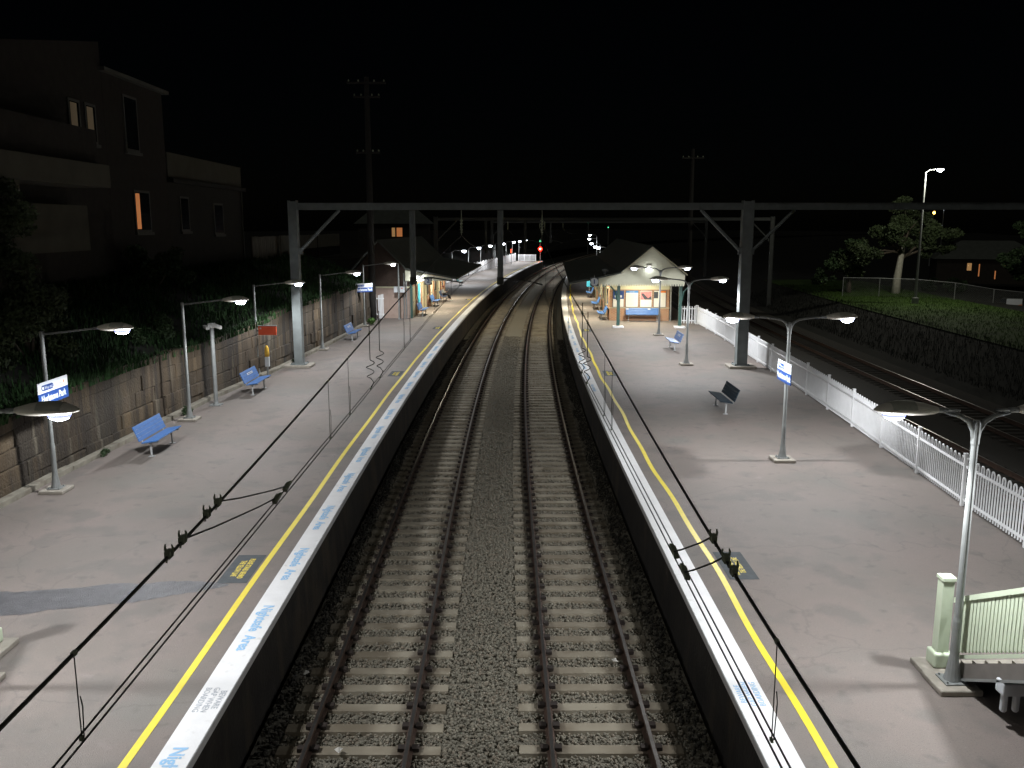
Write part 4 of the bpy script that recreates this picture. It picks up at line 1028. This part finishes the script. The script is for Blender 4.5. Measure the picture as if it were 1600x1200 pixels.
MB().box(-11.86, -7.66, .12, .3, 2.141, 2.239).build('trim_band', M['cream'], LB)
MB().box(-7.94, -7.7, .441, D2 - .4, 0, 3.4).build('track_side_wall', M['brick'], LB)
MB().box(-11.8, -11.56, .441, D2 - .4, 0, 3.2).build('rear_wall', M['render'], LB)
MB().box(-11.55, -7.95, D2 - .6, D2 - .4, 0, 3.2).build('far_wall', M['render'], LB)
MB().box(-10.3, -9.2, .17, .215, .0, 1.95).build('notice_panel', M['render'], LB)
for x in (-7.6, ):
    MB().box(x - .08, x + .08, .1, .26, 0, 3.3).build('post', M['green_post'], LB)
for x in (-8.1, -7.95): MB().tube([(x, .1, 0), (x, .1, 3.2)], .045, 8).build('downpipe', M['galv'], LB)
yy = 1.2; k = 0
while yy < D2 - 2:
    w = 1.0
    if k % 2 == 0:
        d = MB().box(-7.698, -7.66, yy, yy + w, .02, 2.15).build('door', M['yellow_cream'] if 'yellow_cream' in M else M['cream'], LB); MB().box(-7.655, -7.62, yy + .05, yy + .12, 1., 1.1).build('handle', M['galv'], d)
    else:
        d = MB().box(-7.698, -7.655, yy, yy + w, .95, 2.2).build('window', M['cream'], LB); MB().box(-7.654, -7.648, yy + .08, yy + w - .08, 1.03, 2.12).build('pane', M['glass'], d)
    MB().box(-7.698, -7.60, yy + w + .5, yy + w + .75, 0, 2.7).build('pilaster', M['cream'] if k % 3 == 2 else M['brick'], LB)
    yy += w + 1.35; k += 1
t = thing('cyan_panel', 'tall cyan panel on the brick wall behind the nearest bench under the left awning', 'panel', LB.location, LB.rotation_euler.z); MB().box(-7.64, -7.57, 3.2, 4.2, .3, 2.25).build('sheet', M['cyan'], t); MB().box(-7.642, -7.565, 4.201, 4.3, .3, 2.25).build('edge_trim', M['sign_white'], t)
t = thing('floodlight', 'bright floodlight on the cream valance of the left awning', 'light', LB.location, LB.rotation_euler.z)
MB().box(-7.16, -6.9, -.2, -.065, 2.9, 3.02).build('housing', M['housing'], t); MB().lathe([(.12, 0), (.11, -.05), (.06, -.1), (.01, -.11)], 12, (-7.03, -.17, 2.9)).build('lens', M['lens'], t)
bulb(t, (-7.03, -.32, 2.74), 60.)
for i, s in enumerate((66, 72, 79)): tube_light('fluorescent light under the left awning, %s from its front edge' % ['first', 'second', 'third'][i], s, -6.6, 2.98, 250.)
# ------------------------------------------------------------------ person reading on a bench
def person():
    t = at('person', 'seated person in white top, dark trousers and white shoes reading a paper', 'person', 76.4, -7.2, 0, 0)
    def skin(name, vs, es, rs, m, sub=2, par=t):
        me = bpy.data.meshes.new(name); me.from_pydata(vs, es, []); me.materials.append(m)
        o = bpy.data.objects.new(name, me); COL.objects.link(o); o.parent = par
        sk = o.modifiers.new('skin', 'SKIN'); sk.use_smooth_shade = True
        for i, r in enumerate(rs):
            me.skin_vertices[0].data[i].radius = (r if isinstance(r, tuple) else (r, r)); me.skin_vertices[0].data[i].use_root = (i == 0)
        su = o.modifiers.new('subd', 'SUBSURF'); su.levels = sub; su.render_levels = sub
        return o
    V = [(.06, 0, .55), (.03, 0, .72), (.02, 0, .90), (.03, 0, 1.02), (.06, 0, 1.10), (.085, 0, 1.19), (.075, 0, 1.29)]
    E = [(0, 1), (1, 2), (2, 3), (3, 4), (4, 5), (5, 6)]; Rr = [(.12, .14), (.10, .13), (.11, .16), (.08, .15), .052, (.082, .075), (.08, .07)]
    def chain(start, pts, rs):
        a = start
        for p, r in zip(pts, rs): V.append(p); Rr.append(r); E.append((a, len(V) - 1)); a = len(V) - 1
        return a
    for sg in (-1, 1):
        w = chain(3, [(.03, sg * .17, .99), (.12, sg * .22, .76), (.33, sg * .13, .78), (.39, sg * .115, .80)], [.05, .042, .032, .03])
        for f, (dy, L_) in enumerate(((.03, .06), (.01, .072), (-.01, .068), (-.03, .052))):
            chain(w, [(.42, sg * .115 + dy * .9, .815), (.42 + L_ * .6, sg * .115 + dy, .83), (.42 + L_ * .8, sg * .115 + dy, .86)], [.010, .009, .008])
        chain(w, [(.40, sg * .075, .83), (.42, sg * .06, .86)], [.011, .009])
        chain(0, [(.12, sg * .09, .53), (.50, sg * .12, .54), (.62 if sg < 0 else .72, sg * .13, .12), (.64 if sg < 0 else .74, sg * .13, .06), (.78 if sg < 0 else .88, sg * .14, .035)], [.085, .062, .042, .04, .032])
    skin('body', V, E, Rr, M['skin'])
    V2 = [(.06, 0, .60), (.03, 0, .74), (.02, 0, .90), (.03, 0, 1.01)]; R2 = [(.14, .165), (.125, .155), (.13, .18), (.10, .16)]; E2 = [(0, 1), (1, 2), (2, 3)]
    for sg in (-1, 1):
        b = len(V2); V2 += [(.03, sg * .175, .99), (.12, sg * .225, .76), (.29, sg * .145, .778)]; R2 += [.068, .06, .046]; E2 += [(3, b), (b, b + 1), (b + 1, b + 2)]
    skin('shirt', V2, E2, R2, M['shirt'])
    V3 = [(.05, 0, .56)]; R3 = [(.135, .16)]; E3 = []
    for sg in (-1, 1):
        b = len(V3); k = .60 if sg < 0 else .70; V3 += [(.13, sg * .09, .535), (.50, sg * .12, .545), (k, sg * .13, .18)]; R3 += [.098, .076, .058]; E3 += [(0, b), (b, b + 1), (b + 1, b + 2)]
    skin('trousers', V3, E3, R3, M['trousers'])
    for sg in (-1, 1):
        k = .64 if sg < 0 else .74; skin('shoe', [(k - .04, sg * .13, .055), (k + .08, sg * .135, .045), (k + .18, sg * .14, .035)], [(0, 1), (1, 2)], [(.05, .055), (.05, .045), (.04, .035)], M['shirt'])
    mb = MB(); prof = [(.105 * math.cos(q), .115 * math.sin(q)) for q in np.linspace(-.35, 1.5, 9)]; mb.lathe(prof, 16, (.055, 0, 1.245)); mb.build('hair', M['hair_red'], t, smooth=True)
    MB().tube([(.155, 0, 1.24), (.185, 0, 1.21)], [.012, .016], 6).build('nose', M['skin'], t)
    for sg in (-1, 1): MB().lathe([(.001, -.009), (.009, 0), (.001, .009)], 8, (.158, sg * .032, 1.245)).build('eye', M['trousers'], t)
    MB().box(.155, .162, -.022, .022, 1.175, 1.182).build('mouth', M['hair_red'], t)
    for sg in (-1, 1): MB().lathe([(.006, -.03), (.016, 0), (.006, .03)], 8, (.075, sg * .085, 1.23)).build('ear', M['skin'], t)
    pp = at('newspaper', 'white sheet of paper held open by the seated person', 'paper', 76.4, -7.2, 0, 0)
    mb = MB(); mb.add([(.44, -.17, .80), (.44, 0, .785), (.44, .17, .80), (.54, .17, 1.0), (.54, 0, .985), (.54, -.17, 1.0)], [(0, 1, 4, 5), (1, 2, 3, 4)])
    o = mb.build('sheet', M['paper'], pp); so = o.modifiers.new('thick', 'SOLIDIFY'); so.thickness = .006
person()
# ------------------------------------------------------------------ stairs from the footbridge
def stairs(label, x, y, side):
    t = thing('footbridge_stairs', label, 'stairs', (x, y, 0))
    sg = side                                                    # flight lies on +X for side=1
    mb = MB(); mb.box(-.085, .085, -.085, .085, .32, 1.42); mb.extr([(-.1, -.1), (.1, -.1), (.1, .1), (-.1, .1)], 1.421, 1.48, 'xy')
    nw = mb.build('newel_post', M['stair_green'], t, bevel=.008)
    MB().extr([(-.14, -.14), (.14, -.14), (.14, .14), (-.14, .14)], .09, .32, 'xy').build('newel_plinth', M['stair_green'], nw, bevel=.03)
    MB().box(-.32 if sg > 0 else -.22, .22 if sg > 0 else .32, -.62, .24, 0, .088).build('footing', M['concrete'], t, bevel=.015)
    sl = .52; L_ = 7.; bx = sg * .1
    def run(z0, z1, x0, x1, y0=-.13, nm='', m=None): 
        mb = MB(); mb.add([(x0, y0, z0), (x1, y0, z0), (x1, y0, z1), (x0, y0, z1), (x0, -L_, z0 + sl * L_), (x1, -L_, z0 + sl * L_), (x1, -L_, z1 + sl * L_), (x0, -L_, z1 + sl * L_)], [(0, 1, 2, 3), (4, 7, 6, 5), (0, 4, 5, 1), (1, 5, 6, 2), (2, 6, 7, 3), (3, 7, 4, 0)])
        return mb.build(nm, m, t)
    run(1.12, 1.2, bx - .035, bx + .035, nm='handrail', m=M['stair_green'])
    run(.24, .30, bx - .03, bx + .03, nm='bottom_rail', m=M['stair_green'])
    run(.72, .78, bx + sg * .012, bx + sg * .05, nm='middle_rail', m=M['stair_green'])
    mb = MB(); q = .2
    while q < L_ - .1:
        z = sl * q - sl * .065; mb.box(bx - .011, bx + .011, -q - .064, -q, .30 + z + .03, 1.12 + z + .03); q += .083
    mb.build('balusters', M['stair_green'], t)
    run(-.06, .17, bx - .02, bx + .02, nm='stringer', m=M['steel_brown'])
    run(-.10, -.06, bx - .06 if sg > 0 else bx - .06, bx + .06, nm='stringer_flange', m=M['galv'])
    mb = MB()
    for k in range(20): mb.box(min(sg * .14, sg * 2.2), max(sg * .14, sg * 2.2), -.3 - .3 * k, -.02 - .3 * k, .12 + .156 * k, .17 + .156 * k)
    mb.build('treads', M['concrete'], t)
    run(-.05, .0, min(sg * .14, sg * 2.2), max(sg * .14, sg * 2.2), y0=-.05, nm='soffit', m=M['steel_brown'])  # slab added to stop light passing between the treads
    mb = MB(); mb.box(min(sg * 2.2, sg * 2.26), max(sg * 2.2, sg * 2.26), -L_, -L_ + .1, -0, sl * L_); mb.box(bx - .05, bx + .05, -L_, -L_ + .1, 0, sl * L_ - .1); mb.build('support_post', M['steel_brown'], t)
stairs('pale green footbridge stairs with slatted balustrade on the right platform', 6.42, 12.02, 1)
stairs('pale green footbridge stairs at the left edge of the picture', -8.02, 12.75, -1)
t = thing('twin_floodlight', 'unlit twin flood lamp box hanging below the right stair stringer', 'light', (6.62, 10.55, 0))
MB().box(-.16, .16, -.1, .1, .46, .64).build('box', M['sign_white'], t, bevel=.02)
MB().box(-.03, .03, -.03, .03, .641, .72).build('bracket', M['galv'], t)
for d in (-.08, .08): MB().lathe([(.03, .2), (.045, .22), (.045, .455), (.02, .46)], 10, (d, 0, 0)).build('lamp_tube', M['sign_white'], t)
# ------------------------------------------------------------------ left houses above the bank
def house_left():
    t = thing('house', 'dark two storey brick house above the left bank with one orange lit window', 'building', (0, 0, 0))
    X = -16.
    mb = MB(); mb.extr([(20, 4), (36.4, 4), (36.4, 13.6), (27.7, 12.0), (20, 10.5)], X - 9, X, 'yz'); mb.build('upper_block', M['house_brick'], t)
    MB().box(X - 8, X, 36.41, 42.6, 4.0, 12.5).build('gable_block', M['house_brick'], t)
    MB().extr([(36.2, 12.65), (42.9, 12.65), (42.9, 12.5), (36.2, 12.5)], X - 8.2, X + .25, 'yz').build('roof_edge', M['house_trim'], t)
    MB().box(X - 7, X, 42.61, 54.2, 4.0, 8.5).build('rear_wing', M['house_dark'], t)
    MB().box(X - 7, X + .06, 42.62, 54.25, 8.75, 9.9).build('parapet', M['house_light'], t)
    MB().box(X - 7, X + .3, 42.61, 54.4, 8.5, 8.7).build('cornice', M['house_dark'], t)
    mb = MB(); mb.box(X + .01, X + 1.5, 22, 33.1, 7.85, 8.65); mb.build('balcony_parapet', M['house_light'], t)
    mb = MB(); mb.box(X + .01, X + 1.45, 22, 27.0, 6.0, 7.84); mb.box(X + .01, X + .8, 27.2, 32.6, 5.6, 7.2); mb.build('balcony_wall', M['house_light'], t)
    MB().box(X + .01, X + 1.1, 22, 33.1, 8.66, 9.9).build('upper_wall', M['house_brick'], t)
    MB().tube([(X + .3, 26.6, 9.0), (X + .25, 26.6, 13.0)], .045, 6).build('vent_pipe', M['house_trim'], t)
    def win(y0, y1, z0, z1, lit=None, m=M['warm_win']):
        w = MB().box(X - .02, X + .05, y0, y1, z0, z1).build('window', M['house_trim'], t)
        MB().box(X + .051, X + .056, y0 + .1, y1 - .1, z0 + .1, z1 - .1).build('pane', M['glass'], w)
        if lit: MB().box(X + .057, X + .06, y0 + .12, y0 + .12 + lit, z0 + .14, z1 - .14).build('lit_gap', m, w)
        MB().box(X, X + .12, y0 - .08, y1 + .08, z0 - .12, z0 - .001).build('sill', M['house_trim'], w)
    win(38.2, 39.6, 9.6, 11.9); win(38.6, 40.3, 6.2, 8.0, .42); win(44., 45.2, 6.2, 7.9); win(49., 50.6, 6.0, 7.7); win(33.4, 34.3, 9.6, 11.1, .5, m=M['dim_win']); win(34.7, 35.6, 9.6, 11.1, .5, m=M['dim_win'])
    MB().tube([(X + .1, 54.0, 4.3), (X + .1, 54.0, 8.5)], .05, 8).build('downpipe', M['house_trim'], t)
house_left()
def paling(label, pts, z, h, w=2.4):
    t = thing('paling_fence', label, 'fence')
    for a, b in zip(pts[:-1], pts[1:]):
        a, b = Vector((*a, z)), Vector((*b, z)); d = b - a; n = int(d.length / .13); mb = MB(); nr = Vector((-d.y, d.x, 0)).normalized()
        for i in range(n):
            c = a + d * ((i + .5) / n) + Vector((0, 0, h / 2 + random.uniform(-.03, .03))); mb.obox(c + nr * random.uniform(0, .01), d.normalized() * .055, nr * .01, Vector((0, 0, h / 2)))
        mb.build('boards', M['paling'], t)
        MB().tube([a, a + Vector((0, 0, h + .05))], .06, 6).build('post', M['bark'], t)
paling('weathered board fence on the bank right of the dark house', [(-15.6, 54.6), (-15.2, 60), (-14.4, 68), (-14.2, 76)], 4.1, 1.7)
def far_house(name, label, loc, w, d, h, roof_h, wins, rz=0, wm=None):
    t = thing(name, label, 'house', loc, rz)
    MB().box(-w / 2, w / 2, 0, d, 0, h).build('wall', wm or M['house_brick'], t)
    e = .5; mb = MB(); mb.add([(-w / 2 - e, -e, h), (w / 2 + e, -e, h), (w / 2 + e, d + e, h), (-w / 2 - e, d + e, h), (-w / 4, d / 2, h + roof_h), (w / 4, d / 2, h + roof_h)], [(0, 1, 5, 4), (1, 2, 5), (2, 3, 4, 5), (3, 0, 4), (3, 2, 1, 0)]); mb.build('roof', M['roof'], t)
    for x0, x1, z0, z1, m in wins:
        wdw = MB().box(x0 - .08, x1 + .08, -.06, -.001, z0 - .08, z1 + .08).build('window', M['house_dark'], t); MB().box(x0, x1, -.07, -.061, z0, z1).build('pane', m, wdw)
far_house('house', 'low house with several warm lit windows behind the wire fence', (59.5, 108, -.6), 12, 8, 3.0, 2.2, [(-2.6, -2.1, 1.6, 2.5, M['warm_win2']), (-1.3, -1.18, .9, 2.4, M['warm_win']), (.5, .62, .6, 1.6, M['warm_win']), (1.2, 1.7, 2.25, 2.4, M['warm_win2']), (3.2, 3.32, .9, 2.0, M['warm_win'])], -.35)
far_house('house', 'distant house with a single orange window behind the left station roof', (-14.0, 112, 2.5), 9, 7, 4.2, 2.4, [(-.3, .1, 2.6, 3.7, M['warm_win2']), (.3, 1.0, 2.6, 3.7, M['warm_win'])], .1, M['house_dark'])
# ------------------------------------------------------------------ poles, signals and right-hand background
def wood_pole(label, loc, h, arms):
    t = thing('power_pole', label, 'pole', loc)
    MB().tube([(0, 0, -.3), (0, 0, h * .5), (0, 0, h)], [.25, .22, .16], 10).build('pole', M['wood_pole'], t, smooth=True)
    for z, w in arms:
        a = MB().box(-w / 2, w / 2, -.17, -.06, z - .07, z + .07).build('crossarm', M['wood_pole'], t)
        mb = MB()
        for k in (-.45, -.2, .2, .45): mb.lathe([(.04, 0), (.06, .06), (.03, .14)], 8, (w * k, -.115, z + .07))
        mb.build('insulator', M['clamp'], a)
p = tp(60.6, -10.12); wood_pole('tall weathered timber power pole rising beside the left station building', (p.x, p.y, 0), 16.2, [(15.8, 2.6), (14.9, 1.8), (11.3, 1.6)])
wood_pole('tall timber pole standing behind the right station building', (18.7, 90, -1.5), 15.5, [(14.6, 2.2)])
wood_pole('dark timber pole at the right edge beyond the wire fence', (43.7, 72, -.5), 11.5, [(10.8, 2.)])
def signal(label, s, o, h, aspects, zbase=-1.4):
    t = at('railway_signal', label, 'signal', s, o, zbase)
    MB().lathe([(.12, 0), (.09, .3), (.08, h)], 8).build('mast', M['galv'], t)
    for z, m, r, lit in aspects:
        hd = MB().box(-.22, .22, -.16, .05, z - .3, z + .3).build('signal_head', M['rubber'], t)
        MB().lathe([(.001, 0), (r * .8, 0), (r, .03)], 14).build('lens', m, hd).matrix_basis = Matrix.Translation((0, -.165, z)) @ Matrix.Rotation(math.pi / 2, 4, 'X')
        MB().lathe([(.001, 0), (r * .42, 0), (r * .45, .02)], 12).build('lens_core', M['core_' + m.name.split('_')[0]], hd).matrix_basis = Matrix.Translation((0, -.20, z)) @ Matrix.Rotation(math.pi / 2, 4, 'X')
        if lit:
            l = bulb(t, (0, -.45, z), lit, (1., .06, .02) if m == M['sig_red'] else (.1, 1., .5), .12)
M['sig_red'] = emit('red_signal_lens_halo', (1., .03, .015), 3.5); M['sig_green'] = emit('green_signal_lens', (.04, 1., .45), 1.3)
M['core_red'] = emit('core_red', (1., .35, .3), 6.); M['core_green'] = emit('core_green', (.5, 1., .8), 2.)
signal('railway signal showing green above red beyond the left platform end', 166, -4.75, 5.4, [(3.55, M['sig_red'], .40, 140.), (4.98, M['sig_green'], .17, 0)])  # wide red ring round the core paints in the lamp's halo
signal('small distant green signal above the right lamps, the left one', 235, -2.6, 8.6, [(8.2, M['sig_green'], .15, 0)], -1.0)
signal('small distant green signal above the right lamps, the right one', 215, 4.7, 7.4, [(7.0, M['sig_green'], .13, 0)], -1.0)
t = at('red_light_post', 'thin post with a small red light by the far white fence', 'light post', 150, -8.0); MB().lathe([(.06, 0), (.05, 2.6)], 8).build('post', M['galv'], t); MB().box(-.1, .1, -.12, -.05, 1.9, 2.5).build('red_lamp', M['sig_red2'] if 'sig_red2' in M else emit('red_lamp', (1., .1, .04), 3.), t)
t = thing('street_lamp', 'tall street lamp lighting the grass and trees on the right', 'lamp', (34.45, 73.6, 0))
MB().lathe([(.28, 0), (.28, .5), (.12, .55), (.10, 3), (.075, 10.8)], 12).build('pole', M['galv'], t)
MB().tube([(0, 0, 10.75), (.25, -.15, 10.98), (.7, -.4, 11.02)], .045, 8).build('arm', M['galv'], t)
h = MB().lathe([(.02, .12), (.22, .09), (.3, 0), (.2, -.02)], 12, (.95, -.5, 11.0), 1.2, .8).build('luminaire', M['housing'], t, smooth=True)
MB().lathe([(.24, 0), (.22, -.08), (.13, -.17), (.01, -.2)], 12, (.95, -.5, 10.98), 1.2, .9).build('lens', M['lens'], h, smooth=True)
bulb(t, (.95, -.5, 10.6), 2100., (1., .97, .82))
for (x, y, z, lab, m) in ((86.5, 180, 9.0, 'tiny orange street light far off to the right beyond the trees', emit('orange_lamp', (1., .5, .1), 9.)), (93.5, 190, 10.2, 'tiny white street light far off to the right beyond the trees', M['lens'])):
    t = thing('distant_street_light', lab, 'lamp', (x, y, -2)); MB().lathe([(.12, 0), (.08, z + 2)], 6).build('pole', M['galv'], t); MB().lathe([(.05, .3), (.28, .1), (.28, -.1), (.05, -.3)], 8, (0, -.3, z + 2)).build('lens', m, t)
tree('gum_tree', 'pale trunked gum tree lit by the street lamp on the right', 'tree', (37.8, 85, -.1), 4.9, (.5, .2, 0), .36, [((-3.2, -.6, 4.0), 1.9), ((-1.9, .4, 5.4), 1.7), ((-.3, -.6, 6.2), 1.6), ((1.6, 0, 7.0), 1.9), ((3.6, -.5, 6.2), 1.7), ((.6, .6, 8.0), 1.6), ((-4.6, .3, 2.8), 1.6), ((2.2, .5, 4.8), 1.3), ((4.6, .6, 4.6), 1.2)], 15000, .14, M['leaf_far'], M['bark_pale'], 11)
tree('broadleaf_tree', 'dark bushy tree left of the pale gum trunk', 'tree', (33.6, 86, -.1), 2.6, (.2, 0, 0), .22, [((-1, 0, 3.0), 1.6), ((1, .4, 3.6), 1.5), ((.2, -.3, 4.8), 1.2), ((-2.4, 0, 1.6), 1.1)], 6000, .15, M['leaf'], M['bark'], 12)
tree('broadleaf_tree', 'tall dark tree at the right edge behind the wire fence', 'tree', (51.5, 86, -1.), 4.5, (0, 0, 0), .3, [((-1.5, 0, 4.5), 1.9), ((1.6, .3, 5.2), 2.0), ((0, -.4, 7.0), 1.9), ((-.6, 0, 2.6), 1.6), ((2.6, 0, 3.0), 1.5)], 8000, .17, M['leaf'], M['bark'], 13)
bush('shrub', 'low shrub in front of the lit house beyond the wire fence', (46, 92, -1.), [((-1.4, 0, 1.2), 1.1), ((.4, 0, 1.5), 1.2), ((1.8, 0, 1.0), 1.0)], 3500, .12, M['leaf'], 14)
bush('shrub', 'big dark shrub on the bank at the left edge of the picture', (-13.6, 25.0, 2.7), [((-.5, .4, 1.2), 1.1), ((.4, -.3, 1.7), .9), ((-.6, 0, 2.9), 1.1), ((.5, .3, .7), .9), ((-.4, .3, 3.9), .9), ((-1.3, .6, 4.6), 1.0), ((.2, -2., 1.0), 1.0)], 15000, .07, M['leaf_far'], 15)
bush('shrub', 'rounded dark shrub on the bank under the lit house window', (-14.6, 36.5, 3.9), [((-.5, .4, .9), .9), ((.6, 1.2, .8), .8), ((-.2, 2.6, .8), .9)], 5000, .075, M['leaf'], 16)
bush('shrub', 'low creeper shrub spilling over the sandstone wall top', (-12.9, 31.5, 2.5), [((0, -1.2, .3), .6), ((.3, 0, .25), .6), ((-.2, 1.4, .4), .7)], 4200, .06, M['leaf'], 17)
for i, (s, o, r, lab) in enumerate([(24.4, wall_o(24.4) + .33, .13, 'weed tuft at the kerb left of the nearest bench'), (29.9, wall_o(29.9) + .4, .2, 'weed clump at the kerb between lamp and camera pole'), (57.6, -9.7, .34, 'bright green clump by the timber power pole foot'), (41.5, wall_o(41.5) + .36, .2, 'weed clump at the kerb behind the gantry column')]):
    p = tp(s, o); bush('weed', lab, (p.x, p.y, 0), [((0, -r * .8, r * .7), r * .8), ((0, r * .7, r * .8), r * .8), ((r * .2, 0, r), r * .8)], 420, r * .22, M['leaf_bright'] if i == 2 else M['leaf'], 30 + i, 'weeds along the kerb')
def wire_fence(label, pts, h):
    t = thing('wire_fence', label, 'fence')
    P = [Vector(p) for p in pts]
    for a, b in zip(P[:-1], P[1:]):
        MB().tube([a, a + Vector((0, 0, h))], .035, 6).build('post', M['galv'], t)
        MB().tube([a + Vector((0, 0, h)), b + Vector((0, 0, h))], .022, 6).build('top_rail', M['galv'], t)
        mb = MB(); d = b - a; n = int(d.length / .16); k = int(h / .16)
        up = Vector((0, 0, 1))
        for i in range(-k, n):
            for dirn in (0, 1):
                i0, i1 = max(i, 0), min(i + k, n)
                if i1 <= i0: continue
                z0, z1 = (i0 - i) / k * h, (i1 - i) / k * h
                if dirn: z0, z1 = h - z0, h - z1
                mb.tube([a + d * (i0 / n) + up * z0, a + d * (i1 / n) + up * z1], .0045, 3, False)
        mb.build('wire_mesh', M['galv'], t)
wire_fence('wire mesh fence between the grass and the lit house on the right', [(31.5, 82, -.1), (34.5, 81, -.1), (37.5, 80, -.15), (40.5, 79, -.4), (43.5, 78, -.9), (46.5, 77, -1.2), (49.5, 76, -1.4)], 1.8)
t = thing('advertising_board', 'small pale board with orange lower edge on the wire fence', 'board', (45.0, 77.3, -.75), -.32)
MB().box(-.62, .62, -.02, .02, .08, .85).build('panel', M['sign_white'], t); MB().extr([(-.6, .09), (.6, .09), (.6, .38), (-.1, .2)], -.03, -.021).build('orange_band', M['orange'], t)
def car(label, loc, rz):
    t = thing('parked_car', label, 'car', loc, rz)
    prof = [(-2.1, .3), (2.1, .3), (2.15, .62), (2.0, .78), (1.2, .9), (.55, 1.38), (-1.0, 1.42), (-1.75, .98), (-2.12, .92)]
    MB().extr(prof, -.82, .82).build('body', M['car'], t, bevel=.08)
    MB().extr([(1.05, .93), (.5, 1.33), (-.95, 1.36), (-1.5, .98)], -.835, .835).build('side_window', M['glass'], t)
    for x in (-1.3, 1.35):
        for y in (-.8, .8):
            w = MB().lathe([(.1, -.1), (.31, -.1), (.33, 0), (.31, .1), (.1, .1)], 16).build('wheel', M['rubber'], t); w.rotation_euler = (math.pi / 2, 0, 0); w.location = (x, y, .32)
    for y in (-.6, .6): MB().box(2.08, 2.17, y - .16, y + .16, .58, .7).build('headlight', M['park'], t)
M['park'] = emit('parking_light', (1., .85, .6), 1.2)
car('dark parked car with small lit lamps below the board on the right', (46.6, 80.5, -1.55), -2.2)
# litter on the tracks
for i, (s, o, lab) in enumerate([(11.9, -2.5, 'crumpled white scrap between the left rails near the bottom'), (14.6, 1.95, 'small pale scrap on a sleeper of the right track'), (10.9, 2.75, 'pale litter in the dark gap under the right platform edge'), (14.2, -3.5, 'small pale litter in the shadow under the left platform edge')]):
    p = tp(s, o, -1.2); t = thing('litter', lab, 'litter', p, random.uniform(0, 3)); mb = MB()
    mb.add([(-.06, -.04, 0), (.05, -.05, .02), (.07, .04, .0), (-.04, .05, .03), (0, 0, .06)], [(0, 1, 4), (1, 2, 4), (2, 3, 4), (3, 0, 4), (3, 2, 1, 0)]); mb.build('scrap', M['paper'], t)
# ------------------------------------------------------------------ camera
F = 1370.; VH = 352.; U0 = 790.
th = math.atan((600 - VH) / F); psi = math.atan((800 - U0) / F * math.cos(th))
cam = bpy.data.cameras.new('camera'); co = bpy.data.objects.new('camera', cam); COL.objects.link(co)
cam.sensor_width = 36.; cam.lens = 36. * F / 1600.; cam.clip_start = .05; cam.clip_end = 3000.
co.location = (0, 0, 6.5); co.rotation_euler = (math.pi / 2 - th, 0, -psi)
scene.camera = co
# ------------------------------------------------------------------ night sky and faint town glow
w = bpy.data.worlds.new('World'); scene.world = w; w.use_nodes = True; nt = w.node_tree
sky = nt.nodes.new('ShaderNodeTexSky'); sky.sky_type = 'NISHITA'; sky.sun_disc = False
SE, SR_ = R(48), R(203)
sky.sun_elevation = SE; sky.sun_rotation = SR_
nt.links.new(sky.outputs['Color'], nt.nodes['Background'].inputs['Color']); nt.nodes['Background'].inputs['Strength'].default_value = .00012
sl = bpy.data.lights.new('moon_light', 'SUN'); sl.energy = .14; sl.angle = R(14); sl.color = (1., .97, .88)  # soft fill sun added for town glow on housings and roofs
so = bpy.data.objects.new('moon_light', sl); COL.objects.link(so)
sd = Vector((math.sin(SR_) * math.cos(SE), math.cos(SR_) * math.cos(SE), math.sin(SE)))      # towards the light
so.rotation_euler = (-sd).to_track_quat('-Z', 'Y').to_euler()
# ------------------------------------------------------------------ render settings
scene.view_settings.view_transform = 'Standard'; scene.view_settings.look = 'None'; scene.view_settings.exposure = 0.; scene.view_settings.gamma = 1.
scene.render.engine = 'CYCLES'
c = scene.cycles; c.use_denoising = True; c.max_bounces = 5; c.diffuse_bounces = 3; c.glossy_bounces = 2; c.sample_clamp_indirect = 2.; c.sample_clamp_direct = 0; c.use_light_tree = True; c.caustics_reflective = False; c.caustics_refractive = False
